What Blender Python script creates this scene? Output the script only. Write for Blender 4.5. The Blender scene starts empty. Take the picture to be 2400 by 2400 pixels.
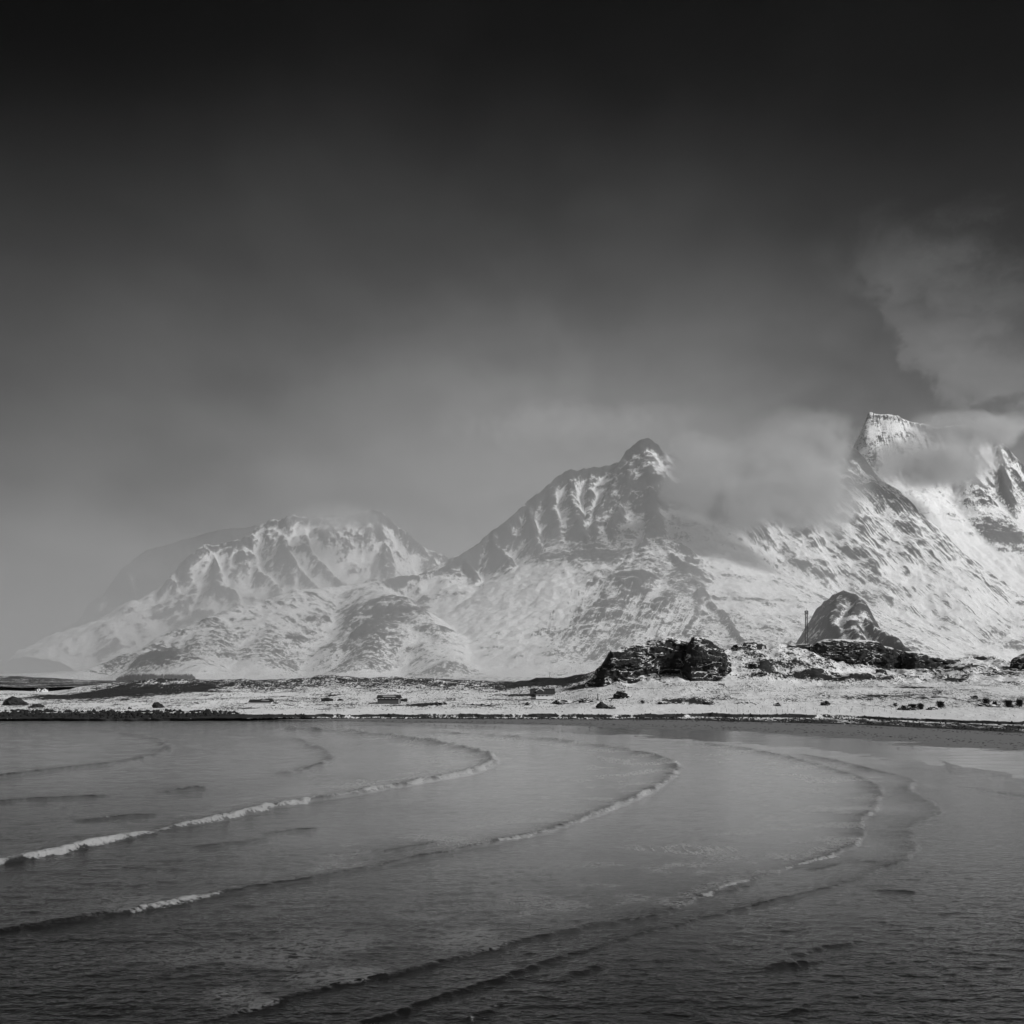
import bpy, bmesh, math, random
import numpy as np
from mathutils import Vector, Matrix

# ------------------------------------------------------------------ camera, sky, sun, exposure
SC = bpy.context.scene
COL = SC.collection
F = 2573.0            # focal length in photo pixels (photo 2400 x 2400)
HZ = 1575.0           # row of the true horizon
EYE = 20.0            # eye height above the sea (seen from a bridge)
cam_d = bpy.data.cameras.new('camera')
cam_d.sensor_width = 36.0
cam_d.lens = 36.0 * F / 2400.0
cam_d.shift_y = (HZ - 1200.0) / 2400.0
cam_d.clip_start = 1.0
cam_d.clip_end = 40000.0
cam = bpy.data.objects.new('camera', cam_d)
cam.location = (0, 0, EYE)
cam.rotation_euler = (math.radians(90), 0, 0)
COL.objects.link(cam)
SC.camera = cam

SUN_EL, SUN_AZ = 34.0, 122.0       # azimuth clockwise from the view direction (+Y): the sun stands to the right
SUN_STRENGTH, SUN_ANGLE = 3.6, 12.0
EXPOSURE = 0.0
HAZE_DENSITY = 0.9e-5
SKY_STRENGTH = 0.1

SC.view_settings.view_transform = 'Standard'
SC.view_settings.look = 'None'
SC.view_settings.gamma = 1.0
SC.view_settings.use_curve_mapping = False
SC.view_settings.exposure = EXPOSURE
SC.render.engine = 'CYCLES'
SC.cycles.max_bounces = 6
SC.cycles.diffuse_bounces = 2
SC.cycles.glossy_bounces = 2
SC.cycles.volume_bounces = 1
SC.cycles.use_denoising = True
SC.cycles.use_adaptive_sampling = True
SC.cycles.adaptive_threshold = 0.022
SC.cycles.volume_step_rate = 1.0
SC.cycles.volume_max_steps = 256


class Graph:
    """small helper to write node graphs as expressions"""
    def __init__(self, tree):
        self.t = tree
        self.n = tree.nodes
        self.l = tree.links

    def put(self, node, i, v):
        s = node.inputs[i]
        if isinstance(v, bpy.types.NodeSocket):
            self.l.new(v, s)
        elif v is not None:
            s.default_value = v

    def m(self, op, a, b=None, c=None, clamp=False):
        k = self.n.new('ShaderNodeMath')
        k.operation = op
        k.use_clamp = clamp
        self.put(k, 0, a)
        self.put(k, 1, b)
        self.put(k, 2, c)
        return k.outputs[0]

    def add(self, *v):
        r = v[0]
        for x in v[1:]:
            r = self.m('ADD', r, x)
        return r

    def mul(self, *v):
        r = v[0]
        for x in v[1:]:
            r = self.m('MULTIPLY', r, x)
        return r

    def vm(self, op, a, b=None):
        k = self.n.new('ShaderNodeVectorMath')
        k.operation = op
        self.put(k, 0, a)
        if op == 'SCALE':
            self.put(k, 3, b)
            return k.outputs[0]
        self.put(k, 1, b)
        return k.outputs['Value'] if op in ('DOT_PRODUCT', 'LENGTH', 'DISTANCE') else k.outputs[0]

    def smooth(self, x, lo, hi, a=0.0, b=1.0):
        k = self.n.new('ShaderNodeMapRange')
        k.interpolation_type = 'SMOOTHSTEP'
        for i, v in enumerate((x, lo, hi, a, b)):
            self.put(k, i, v)
        return k.outputs[0]

    def noise(self, vec, scale, detail=4.0, rough=0.55, lac=2.0, dist=0.0, dim='3D'):
        k = self.n.new('ShaderNodeTexNoise')
        k.noise_dimensions = dim
        self.put(k, 'Vector', vec)
        k.inputs['Scale'].default_value = scale
        k.inputs['Detail'].default_value = detail
        k.inputs['Roughness'].default_value = rough
        k.inputs['Lacunarity'].default_value = lac
        k.inputs['Distortion'].default_value = dist
        return k

    def attr(self, name):
        k = self.n.new('ShaderNodeAttribute')
        k.attribute_name = name
        return k

    def sep(self, v):
        k = self.n.new('ShaderNodeSeparateXYZ')
        self.put(k, 0, v)
        return k.outputs

    def comb(self, x, y, z):
        k = self.n.new('ShaderNodeCombineXYZ')
        self.put(k, 0, x)
        self.put(k, 1, y)
        self.put(k, 2, z)
        return k.outputs[0]

    def pos(self):
        return self.n.new('ShaderNodeNewGeometry').outputs['Position']

    def lerp(self, a, b, f):
        k = self.n.new('ShaderNodeMix')
        k.data_type = 'FLOAT'
        self.put(k, 0, f)
        self.put(k, 2, a)
        self.put(k, 3, b)
        return k.outputs[0]

    def grey(self, v):
        k = self.n.new('ShaderNodeCombineColor')
        for i in range(3):
            self.put(k, i, v)
        return k.outputs[0]

    def bump(self, h, dist, strength=1.0, normal=None):
        k = self.n.new('ShaderNodeBump')
        k.inputs['Strength'].default_value = strength
        k.inputs['Distance'].default_value = dist
        self.put(k, 'Height', h)
        if normal is not None:
            self.put(k, 'Normal', normal)
        return k.outputs[0]


def ray_dir(px, py):
    return Vector(((px - 1200) / F, 1.0, (HZ - py) / F)).normalized()


# ---- sky: Nishita daylight seen through a heavy, uneven snow-cloud deck, without colour
world = bpy.data.worlds.new('World')
SC.world = world
world.use_nodes = True
wt = world.node_tree
wt.nodes.clear()
g = Graph(wt)
w_out = wt.nodes.new('ShaderNodeOutputWorld')
w_bg = wt.nodes.new('ShaderNodeBackground')
wt.links.new(w_bg.outputs[0], w_out.inputs[0])
sky = wt.nodes.new('ShaderNodeTexSky')
sky.sky_type = 'NISHITA'
sky.sun_disc = False
sky.sun_elevation = math.radians(SUN_EL)
sky.sun_rotation = math.radians(SUN_AZ)
sky.air_density = 1.0
sky.dust_density = 1.0
bw = wt.nodes.new('ShaderNodeRGBToBW')
wt.links.new(sky.outputs[0], bw.inputs[0])
d = g.n.new('ShaderNodeTexCoord').outputs['Generated']
wz = g.noise(d, 6.0, 7.0, 0.6)
warp = g.vm('SUBTRACT', wz.outputs['Color'], (0.5, 0.5, 0.5))
warp = g.vm('SCALE', warp, 0.2)
dw = g.vm('NORMALIZE', g.vm('ADD', d, warp))
dz = g.sep(d)[2]
deck = wt.nodes.new('ShaderNodeValToRGB')
wt.links.new(dz, deck.inputs[0])
els = deck.color_ramp.elements
deck.color_ramp.interpolation = 'B_SPLINE'
stops = [(0.0, 0.058), (0.10, 0.060), (0.20, 0.047), (0.28, 0.030), (0.36, 0.0145), (0.45, 0.0050), (0.55, 0.0022), (1.0, 0.0022)]
els[0].position, els[0].color = stops[0][0], (stops[0][1],) * 3 + (1,)
els[1].position, els[1].color = stops[-1][0], (stops[-1][1],) * 3 + (1,)
for p_, v_ in stops[1:-1]:
    e_ = els.new(p_)
    e_.color = (v_, v_, v_, 1)
SKY_GAIN = 10.0


def sky_blob(px, py, wide_deg, vec, core=0.25):
    c = g.vm('DOT_PRODUCT', vec, tuple(ray_dir(px, py)))
    return g.smooth(c, math.cos(math.radians(wide_deg)), math.cos(math.radians(wide_deg * core)))


def sky_side(a, b_, vec, soft_deg, rag, push=0.0):
    """1 on the upper side of the great circle through two directions, with a torn edge"""
    n_ = ray_dir(*a).cross(ray_dir(*b_)).normalized()
    if n_.z < 0:
        n_ = -n_
    h_ = g.vm('DOT_PRODUCT', vec, tuple(n_))
    h_ = g.add(h_, g.mul(g.m('SUBTRACT', rag, .5), 0.22), push)
    w_ = math.sin(math.radians(soft_deg))
    return g.smooth(h_, -w_, w_)


thick = g.mul(deck.outputs[0], SKY_GAIN)
soft = g.noise(g.vm('ADD', g.vm('MULTIPLY', d, (1.0, 1.0, 2.0)), g.vm('SCALE', warp, .6)), 3.0, 7.0, 0.52)
billow = g.noise(g.vm('ADD', g.vm('MULTIPLY', d, (1.3, 1.0, 1.6)), warp), 7.0, 8.0, 0.58).outputs[0]
thick = g.mul(thick, g.smooth(soft.outputs[0], 0.28, 0.74, 0.54, 1.46), g.smooth(billow, .3, .7, .86, 1.14))
# the deck thins towards the sun's side and is thickest on the far side
dx = g.sep(d)[0]
thick = g.mul(thick, g.smooth(dx, -0.46, 0.05, 0.06, 1.05))
# a torn opening in the deck over the right-hand summit, with a dark roll of cloud below and above it
over = sky_side((1960, 640), (2400, 985), d, 0.7, billow)
under = g.m('SUBTRACT', 1.0, sky_side((1900, 560), (2400, 640), d, 2.6, billow))
side = g.smooth(dx, 0.22, 0.36)
lit = g.mul(over, under, side)
roll = g.mul(g.m('SUBTRACT', 1.0, over), sky_side((1960, 720), (2400, 1075), d, 1.2, billow), side)
dark = g.mul(g.m('SUBTRACT', 1.0, under), g.smooth(dx, 0.05, 0.36))
thick = g.mul(thick, g.m('SUBTRACT', 1.0, g.mul(dark, 0.62)), g.m('SUBTRACT', 1.0, g.mul(roll, 0.22)))
thick = g.add(thick, g.mul(lit, g.smooth(soft.outputs[0], .3, .7, .15, .42)))
skyc = g.mul(bw.outputs[0], thick)
wt.links.new(g.grey(skyc), w_bg.inputs[0])
w_bg.inputs[1].default_value = SKY_STRENGTH

sun_d = bpy.data.lights.new('sun', 'SUN')
sun_d.energy = SUN_STRENGTH
sun_d.angle = math.radians(SUN_ANGLE)
sun_d.color = (1.0, 1.0, 1.0)
sun = bpy.data.objects.new('sun', sun_d)
COL.objects.link(sun)
sv = Vector((math.sin(math.radians(SUN_AZ)) * math.cos(math.radians(SUN_EL)),
             math.cos(math.radians(SUN_AZ)) * math.cos(math.radians(SUN_EL)),
             math.sin(math.radians(SUN_EL))))
sun.rotation_euler = sv.to_track_quat('Z', 'Y').to_euler()

# ------------------------------------------------------------------ noise
_rng = np.random.RandomState(7)
_P = np.concatenate([_rng.permutation(256)] * 3).astype(np.int32)
_G2 = np.stack([np.cos(np.arange(256) * 2.399963), np.sin(np.arange(256) * 2.399963)], 1).astype(np.float32)
_g3 = _rng.normal(size=(256, 3))
_G3 = (_g3 / np.linalg.norm(_g3, axis=1, keepdims=True)).astype(np.float32)


def _fade(t):
    return t * t * t * (t * (t * 6 - 15) + 10)


def noise2(x, y, seed=0):
    x = np.asarray(x, np.float32) + seed * 17.31
    y = np.asarray(y, np.float32) + seed * 9.77
    xi = np.floor(x).astype(np.int32)
    yi = np.floor(y).astype(np.int32)
    xf, yf = x - xi, y - yi
    xi &= 255
    yi &= 255
    u, v = _fade(xf), _fade(yf)

    def gr(i, j, a, b):
        k = _P[_P[i] + j] & 255
        return _G2[k, 0] * a + _G2[k, 1] * b
    n00 = gr(xi, yi, xf, yf)
    n10 = gr((xi + 1) & 255, yi, xf - 1, yf)
    n01 = gr(xi, (yi + 1) & 255, xf, yf - 1)
    n11 = gr((xi + 1) & 255, (yi + 1) & 255, xf - 1, yf - 1)
    a = n00 + u * (n10 - n00)
    b = n01 + u * (n11 - n01)
    return (a + v * (b - a)) * 1.45


def noise3(x, y, z, seed=0):
    x = np.asarray(x, np.float32) + seed * 13.7
    y = np.asarray(y, np.float32) + seed * 7.1
    z = np.asarray(z, np.float32) + seed * 3.3
    xi, yi, zi = (np.floor(q).astype(np.int32) for q in (x, y, z))
    xf, yf, zf = x - xi, y - yi, z - zi
    u, v, w = _fade(xf), _fade(yf), _fade(zf)

    def gr(i, j, k, a, b, c):
        h = _P[_P[_P[i & 255] + (j & 255)] + (k & 255)] & 255
        return _G3[h, 0] * a + _G3[h, 1] * b + _G3[h, 2] * c

    def face(k, c):
        a0 = gr(xi, yi, zi + k, xf, yf, c)
        a1 = gr(xi + 1, yi, zi + k, xf - 1, yf, c)
        b0 = gr(xi, yi + 1, zi + k, xf, yf - 1, c)
        b1 = gr(xi + 1, yi + 1, zi + k, xf - 1, yf - 1, c)
        a = a0 + u * (a1 - a0)
        b = b0 + u * (b1 - b0)
        return a + v * (b - a)
    f0, f1 = face(0, zf), face(1, zf - 1)
    return (f0 + w * (f1 - f0)) * 1.5


def fbm2(x, y, octv=4, seed=0, gain=0.5):
    s, a, f = 0, 1.0, 1.0
    for o in range(octv):
        s = s + a * noise2(x * f, y * f, seed + o * 3)
        a *= gain
        f *= 2.03
    return s


def ridged2(x, y, octv=4, seed=0, gain=0.5):
    s, a, f, t = 0, 1.0, 1.0, 0.0
    for o in range(octv):
        s = s + a * (1.0 - np.abs(noise2(x * f, y * f, seed + o * 5)) * 2.0)
        t += a
        a *= gain
        f *= 2.07
    return s / t


def fbm3(x, y, z, octv=4, seed=0, gain=0.5):
    s, a, f = 0, 1.0, 1.0
    for o in range(octv):
        s = s + a * noise3(x * f, y * f, z * f, seed + o * 3)
        a *= gain
        f *= 2.05
    return s


def sstep(a, b, x):
    t = np.clip((x - a) / (b - a), 0, 1)
    return t * t * (3 - 2 * t)


def at(px, py, D):
    """world point that stands D metres out and is seen at photo pixel (px, py)"""
    return ((px - 1200) / F * D, D, EYE + (HZ - py) / F * D)


# ------------------------------------------------------------------ mesh helpers
def tag(o, label=None, cat=None, group=None, kind=None):
    if label:
        o['label'] = label
    if cat:
        o['category'] = cat
    if group:
        o['group'] = group
    if kind:
        o['kind'] = kind
    return o


def np_mesh(name, verts, faces, mat=None, smooth=True, attrs=None, parent=None):
    """verts (n,3), faces (m,4) or (m,3) arrays"""
    verts = np.ascontiguousarray(verts, np.float32)
    faces = np.ascontiguousarray(faces, np.int32)
    k = faces.shape[1]
    me = bpy.data.meshes.new(name)
    me.vertices.add(len(verts))
    me.vertices.foreach_set('co', verts.ravel())
    me.loops.add(faces.size)
    me.loops.foreach_set('vertex_index', faces.ravel())
    me.polygons.add(len(faces))
    me.polygons.foreach_set('loop_start', np.arange(0, faces.size, k, dtype=np.int32))
    me.polygons.foreach_set('loop_total', np.full(len(faces), k, np.int32))
    me.polygons.foreach_set('use_smooth', np.full(len(faces), smooth))
    me.update(calc_edges=True)
    me.validate()
    for an, av in (attrs or {}).items():
        av = np.ascontiguousarray(av, np.float32)
        if av.ndim == 2:
            a = me.attributes.new(an, 'FLOAT_VECTOR', 'POINT')
            a.data.foreach_set('vector', av.ravel())
        else:
            a = me.attributes.new(an, 'FLOAT', 'POINT')
            a.data.foreach_set('value', av)
    o = bpy.data.objects.new(name, me)
    COL.objects.link(o)
    if mat:
        me.materials.append(mat)
    if parent:
        o.parent = parent
    return o


def grid_faces(nr, nc):
    i = np.arange(nr - 1)[:, None] * nc + np.arange(nc - 1)[None, :]
    i = i.ravel()
    return np.stack([i, i + 1, i + nc + 1, i + nc], 1)


class MB:
    """collects simple shapes into one mesh"""
    def __init__(self):
        self.v, self.f = [], []

    def poly(self, pts, faces):
        b = len(self.v)
        self.v += [tuple(p) for p in pts]
        self.f += [tuple(b + i for i in f) for f in faces]
        return self

    def box(self, c, s):
        x, y, z = c
        a, b, h = s[0] / 2, s[1] / 2, s[2] / 2
        p = [(x + i * a, y + j * b, z + k * h) for k in (-1, 1) for j in (-1, 1) for i in (-1, 1)]
        return self.poly(p, [(0, 2, 3, 1), (4, 5, 7, 6), (0, 1, 5, 4), (2, 6, 7, 3), (0, 4, 6, 2), (1, 3, 7, 5)])

    def prism(self, pts, y0, y1):
        """outline pts in (x,z), pushed from y0 to y1"""
        n = len(pts)
        p = [(x, y0, z) for x, z in pts] + [(x, y1, z) for x, z in pts]
        f = [tuple(range(n)), tuple(range(2 * n - 1, n - 1, -1))]
        f += [(i, i + n, (i + 1) % n + n, (i + 1) % n) for i in range(n)]
        return self.poly(p, f)

    def prism_x(self, pts, x0, x1):
        """outline pts in (y,z), pushed from x0 to x1"""
        n = len(pts)
        p = [(x0, y, z) for y, z in pts] + [(x1, y, z) for y, z in pts]
        f = [tuple(range(n)), tuple(range(2 * n - 1, n - 1, -1))]
        f += [(i, i + n, (i + 1) % n + n, (i + 1) % n) for i in range(n)]
        return self.poly(p, f)

    def bar(self, a, b, r, n=4, r2=None):
        a, b = Vector(a), Vector(b)
        r2 = r if r2 is None else r2
        q = (b - a).to_track_quat('Z', 'Y')
        p = []
        for c, rr in ((a, r), (b, r2)):
            for i in range(n):
                t = 2 * math.pi * (i + 0.5) / n
                p.append(c + q @ Vector((rr * math.cos(t), rr * math.sin(t), 0)))
        f = [(i, (i + 1) % n, (i + 1) % n + n, i + n) for i in range(n)]
        f += [tuple(range(n - 1, -1, -1)), tuple(range(n, 2 * n))]
        return self.poly(p, f)

    def build(self, name, mat, parent=None, smooth=False):
        me = bpy.data.meshes.new(name)
        me.from_pydata(self.v, [], self.f)
        bm = bmesh.new()
        bm.from_mesh(me)
        bmesh.ops.recalc_face_normals(bm, faces=bm.faces)
        bm.to_mesh(me)
        bm.free()
        if smooth:
            for p in me.polygons:
                p.use_smooth = True
        me.materials.append(mat)
        o = bpy.data.objects.new(name, me)
        COL.objects.link(o)
        if parent:
            o.parent = parent
        return o


def empty(name, loc, rz=0.0):
    o = bpy.data.objects.new(name, None)
    o.location = loc
    o.rotation_euler = (0, 0, rz)
    o.empty_display_size = 0.5
    COL.objects.link(o)
    return o


# ------------------------------------------------------------------ materials
def new_mat(name):
    m = bpy.data.materials.new(name)
    m.use_nodes = True
    t = m.node_tree
    t.nodes.clear()
    out = t.nodes.new('ShaderNodeOutputMaterial')
    b = t.nodes.new('ShaderNodeBsdfPrincipled')
    t.links.new(b.outputs[0], out.inputs[0])
    return m, Graph(t), b


def plain_mat(name, v, rough=0.8, var=0.25, scale=2.0, spec=0.3, bump=0.0):
    m, g, b = new_mat(name)
    n = g.noise(g.pos(), scale, 5.0, 0.6)
    c = g.mul(v, g.add(1.0 - var, g.mul(n.outputs[0], 2 * var)))
    g.put(b, 'Base Color', g.grey(c))
    b.inputs['Roughness'].default_value = rough
    b.inputs['Specular IOR Level'].default_value = spec
    if bump:
        g.put(b, 'Normal', g.bump(n.outputs[0], bump))
    return m


SNOW = 0.84


def mountain_mat(name, rock=0.045, fine=1.0):
    """snow over rock; 'rock' says how bare the ground is, 'td' holds along-ridge and down-slope metres"""
    m, g, b = new_mat(name)
    p = g.pos()
    ra = g.attr('rock').outputs['Fac']
    sc = g.attr('scrub').outputs['Fac']
    td = g.sep(g.attr('td').outputs['Vector'])
    n1 = g.noise(p, 0.026 / fine, 6.0, 0.70).outputs[0]
    hz = g.mul(g.sep(p)[2], 0.004)
    n2 = g.noise(g.comb(g.mul(td[0], 0.060 / fine), g.mul(td[1], 0.010 / fine), hz), 1.0, 6.0, 0.66).outputs[0]
    n5 = g.noise(g.comb(g.mul(td[0], 0.30 / fine), g.mul(td[1], 0.028 / fine), hz), 1.0, 3.0, 0.6).outputs[0]
    n3 = g.noise(p, 0.15 / fine, 4.0, 0.8).outputs[0]
    sk = g.attr('streak').outputs['Fac']
    val = g.add(ra, g.mul(g.m('SUBTRACT', n1, 0.5), g.lerp(1.7, .5, sk)), g.mul(g.m('SUBTRACT', n2, 0.5), g.lerp(2.2, 2.9, sk)),
                g.mul(g.m('SUBTRACT', n5, 0.5), g.lerp(1.3, 2.6, sk)),
                g.mul(g.m('SUBTRACT', n3, 0.5), g.lerp(g.add(2.3, g.mul(sc, 2.0)), 1.2, sk)))
    mask = g.smooth(val, -0.16, 0.34)
    rn = g.noise(p, 0.06, 6.0, 0.7).outputs[0]
    rc = g.mul(rock, g.add(0.55, g.mul(rn, 0.9)))
    snow_v = g.add(SNOW - 0.06, g.mul(n1, 0.10))
    g.put(b, 'Base Color', g.grey(g.lerp(snow_v, rc, mask)))
    b.inputs['Roughness'].default_value = 0.85
    b.inputs['Specular IOR Level'].default_value = 0.15
    hh = g.add(g.mul(n1, 6.0), g.mul(n3, 2.4))
    g.put(b, 'Normal', g.bump(hh, 1.0, 0.85))
    return m


# ------------------------------------------------------------------ mountains
def ridge_field(X, Y, ridges, k=7.0):
    """height = smooth maximum over ridge lines, each falling away to both sides; returns height, along, across"""
    best = np.full(X.shape, -1e9, np.float32)
    T = np.zeros_like(best)
    Dd = np.zeros_like(best)
    acc = np.zeros(X.shape, np.float64)
    hs = []
    for ri, (pts, prof_) in enumerate(ridges):
        A, L, b = prof_[:3]
        rd = prof_[3] if len(prof_) > 3 else 5.0
        w = np.array([at(*p) for p in pts], np.float32)
        hr = np.full(X.shape, -1e9, np.float32)
        s0 = 0.0
        for i in range(len(w) - 1):
            a, c = w[i], w[i + 1]
            e = c[:2] - a[:2]
            l2 = max(float(e @ e), 1e-3)
            u = np.clip(((X - a[0]) * e[0] + (Y - a[1]) * e[1]) / l2, 0, 1)
            dd = np.hypot(X - a[0] - u * e[0], Y - a[1] - u * e[1])
            dq = np.sqrt(dd * dd + rd * rd) - rd
            h = a[2] + u * (c[2] - a[2]) - A * (1 - np.exp(-dq / L)) - b * dq
            mk = h > hr
            hr = np.where(mk, h, hr)
            mk = h > best
            best = np.where(mk, h, best)
            T = np.where(mk, s0 + u * math.sqrt(l2) + ri * 1371.0, T)
            Dd = np.where(mk, dd, Dd)
            s0 += math.sqrt(l2)
        hs.append(hr)
    for h in hs:
        acc += np.exp(np.clip((h - best) / k, -40, 0))
    return best + k * np.log(acc).astype(np.float32) * 0.6, T, Dd


def blur(a, n):
    for ax in (0, 1):
        pad = [(0, 0), (0, 0)]
        pad[ax] = (n + 1, n)
        c = np.cumsum(np.pad(a, pad, mode='edge').astype(np.float64), axis=ax)
        if ax == 0:
            a = (c[2 * n + 1:] - c[:-2 * n - 1]) / (2 * n + 1)
        else:
            a = (c[:, 2 * n + 1:] - c[:, :-2 * n - 1]) / (2 * n + 1)
    return a


def mountain(name, label, x0, x1, y0, y1, step, ridges, mat, base=3.0, seed=0, bias=0.0, blobs=(), gully=21.0, rough=15.0,
             warp=10.0, scrub_z=150.0, sl0=0.95, smooth_at=(), rough_at=(), falls=()):
    nc = int((x1 - x0) / step) + 1
    nr = int((y1 - y0) / step) + 1
    X, Y = np.meshgrid(np.linspace(x0, x1, nc, dtype=np.float32), np.linspace(y0, y1, nr, dtype=np.float32))
    s = step / 4.0
    wx = warp * fbm2(X / (95 * s), Y / (95 * s), 4, seed + 1)
    wy = warp * fbm2(X / (95 * s), Y / (95 * s), 4, seed + 2) * 1.6
    Z, T, Dd = ridge_field(X + wx, Y + wy, ridges)
    ramp = np.clip(Dd / 70.0, 0.12, 1.0)
    calm_f = np.ones_like(X)
    for (px, py, D, rx, rz) in smooth_at:
        bx, _, bz = at(px, py, D)
        calm_f = calm_f * (1 - .8 * np.exp(-((X - bx) / (rx * D / F)) ** 2 - ((Z - bz) / (rz * D / F)) ** 2))
    hi = sstep(5, 90, Z)
    gl = ridged2(T / (52 * s), Dd / (520 * s), 5, seed + 3, 0.62)
    rgh = np.zeros_like(X)
    for (px, py, D, rx, rz) in rough_at:
        bx, _, bz = at(px, py, D)
        rgh = rgh + np.exp(-((X - bx) / (rx * D / F)) ** 2 - ((Z - bz) / (rz * D / F)) ** 2)
    relief = gully * s * (gl - 0.4) * ramp * (0.10 + 0.22 * hi + 0.68 * sstep(130, 380, Z)) * calm_f
    Z0 = Z
    n_b = max(1, int(7 / step))
    rg = 0.72 * ridged2(T / (70 * s), Dd / (210 * s), 6, seed + 4, 0.62) + 0.14 * ridged2(X / (60 * s), Y / (170 * s), 5, seed + 5, 0.6)
    relief = relief + rough * s * (rg - 0.42) * (0.35 + 0.65 * ramp) * (0.12 + 0.30 * hi + 0.58 * sstep(150, 380, Z0) + .5 * rgh) * calm_f
    Z = Z + blur(relief, n_b + 1) * .55 + blur(relief, n_b) * .45
    Z = Z + 2.2 * s * fbm2(X / (16 * s), Y / (16 * s), 3, seed + 6) * (0.2 + 0.8 * hi)
    # broken ledges in the steep faces
    led = ridged2(X / (27 * s) + Z0 / (60 * s), Z0 / (19 * s) + Y / (70 * s), 5, seed + 9, .62)
    Z = Z + 5.0 * s * (led - .42) * (0.12 + 0.88 * sstep(110, 260, Z0) + 1.0 * rgh) * calm_f
    fl = base + 2.5 * fbm2(X / 160, Y / 160, 3, seed + 8)
    Z = np.where(Z < fl + 25, fl + 25 * np.exp(np.clip((Z - fl - 25) / 25, -8, 0)), Z)
    gy, gx = np.gradient(Z, step)
    slope = np.hypot(gx, gy)
    conv = (Z - blur(Z, max(2, int(28 / step)))) / 9.0
    rock = np.clip(slope - sl0, -.8, .75) * 0.62 + np.clip(conv, -1.2, 1.2) * 0.42 + bias
    for (px, py, D, rx, rz, amt) in blobs:
        bx, _, bz = at(px, py, D)
        q = ((X - bx) / (rx * D / F)) ** 2 + ((Z - bz) / (rz * D / F)) ** 2
        rock = rock + amt * np.exp(-q)
    scrub = sstep(scrub_z, 20.0, Z) * sstep(-0.25, 0.5, fbm2(X / 140, Y / 140, 3, seed + 11) + 0.15)
    rock = rock + scrub * 0.34 - 0.08 * sstep(230, 80, Z)
    stk = np.clip((1 - calm_f) * 1.3, 0, 1)
    for (px, py, D, rx, rz, fx, fy, amt) in falls:
        bx, _, bz = at(px, py, D)
        q = np.exp(-((X - bx) / (rx * D / F)) ** 2 - ((Z - bz) / (rz * D / F)) ** 2)
        T = np.where(q > .4, X * -fy + Y * fx, T)
        Dd = np.where(q > .4, X * fx + Y * fy, Dd)
        stk = np.maximum(stk, amt * sstep(.3, .6, q))
    V = np.stack([X, Y, Z], -1).reshape(-1, 3)
    td = np.stack([T, Dd, np.zeros_like(T)], -1).reshape(-1, 3)
    o = np_mesh(name, V, grid_faces(nr, nc), mat, True,
                {'rock': rock.ravel(), 'scrub': scrub.ravel(), 'td': td, 'streak': stk.ravel()})
    return tag(o, label, kind='structure')


ST = (250.0, 165.0, 0.42)      # steep alpine fall
MD = (120.0, 95.0, 0.42)       # rib
RB = (70.0, 48.0, 0.50)        # narrow rib
SF = (55.0, 110.0, 0.46, 45.0)       # rounded
WALL = (150.0, 75.0, 0.80)     # cliff

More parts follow.
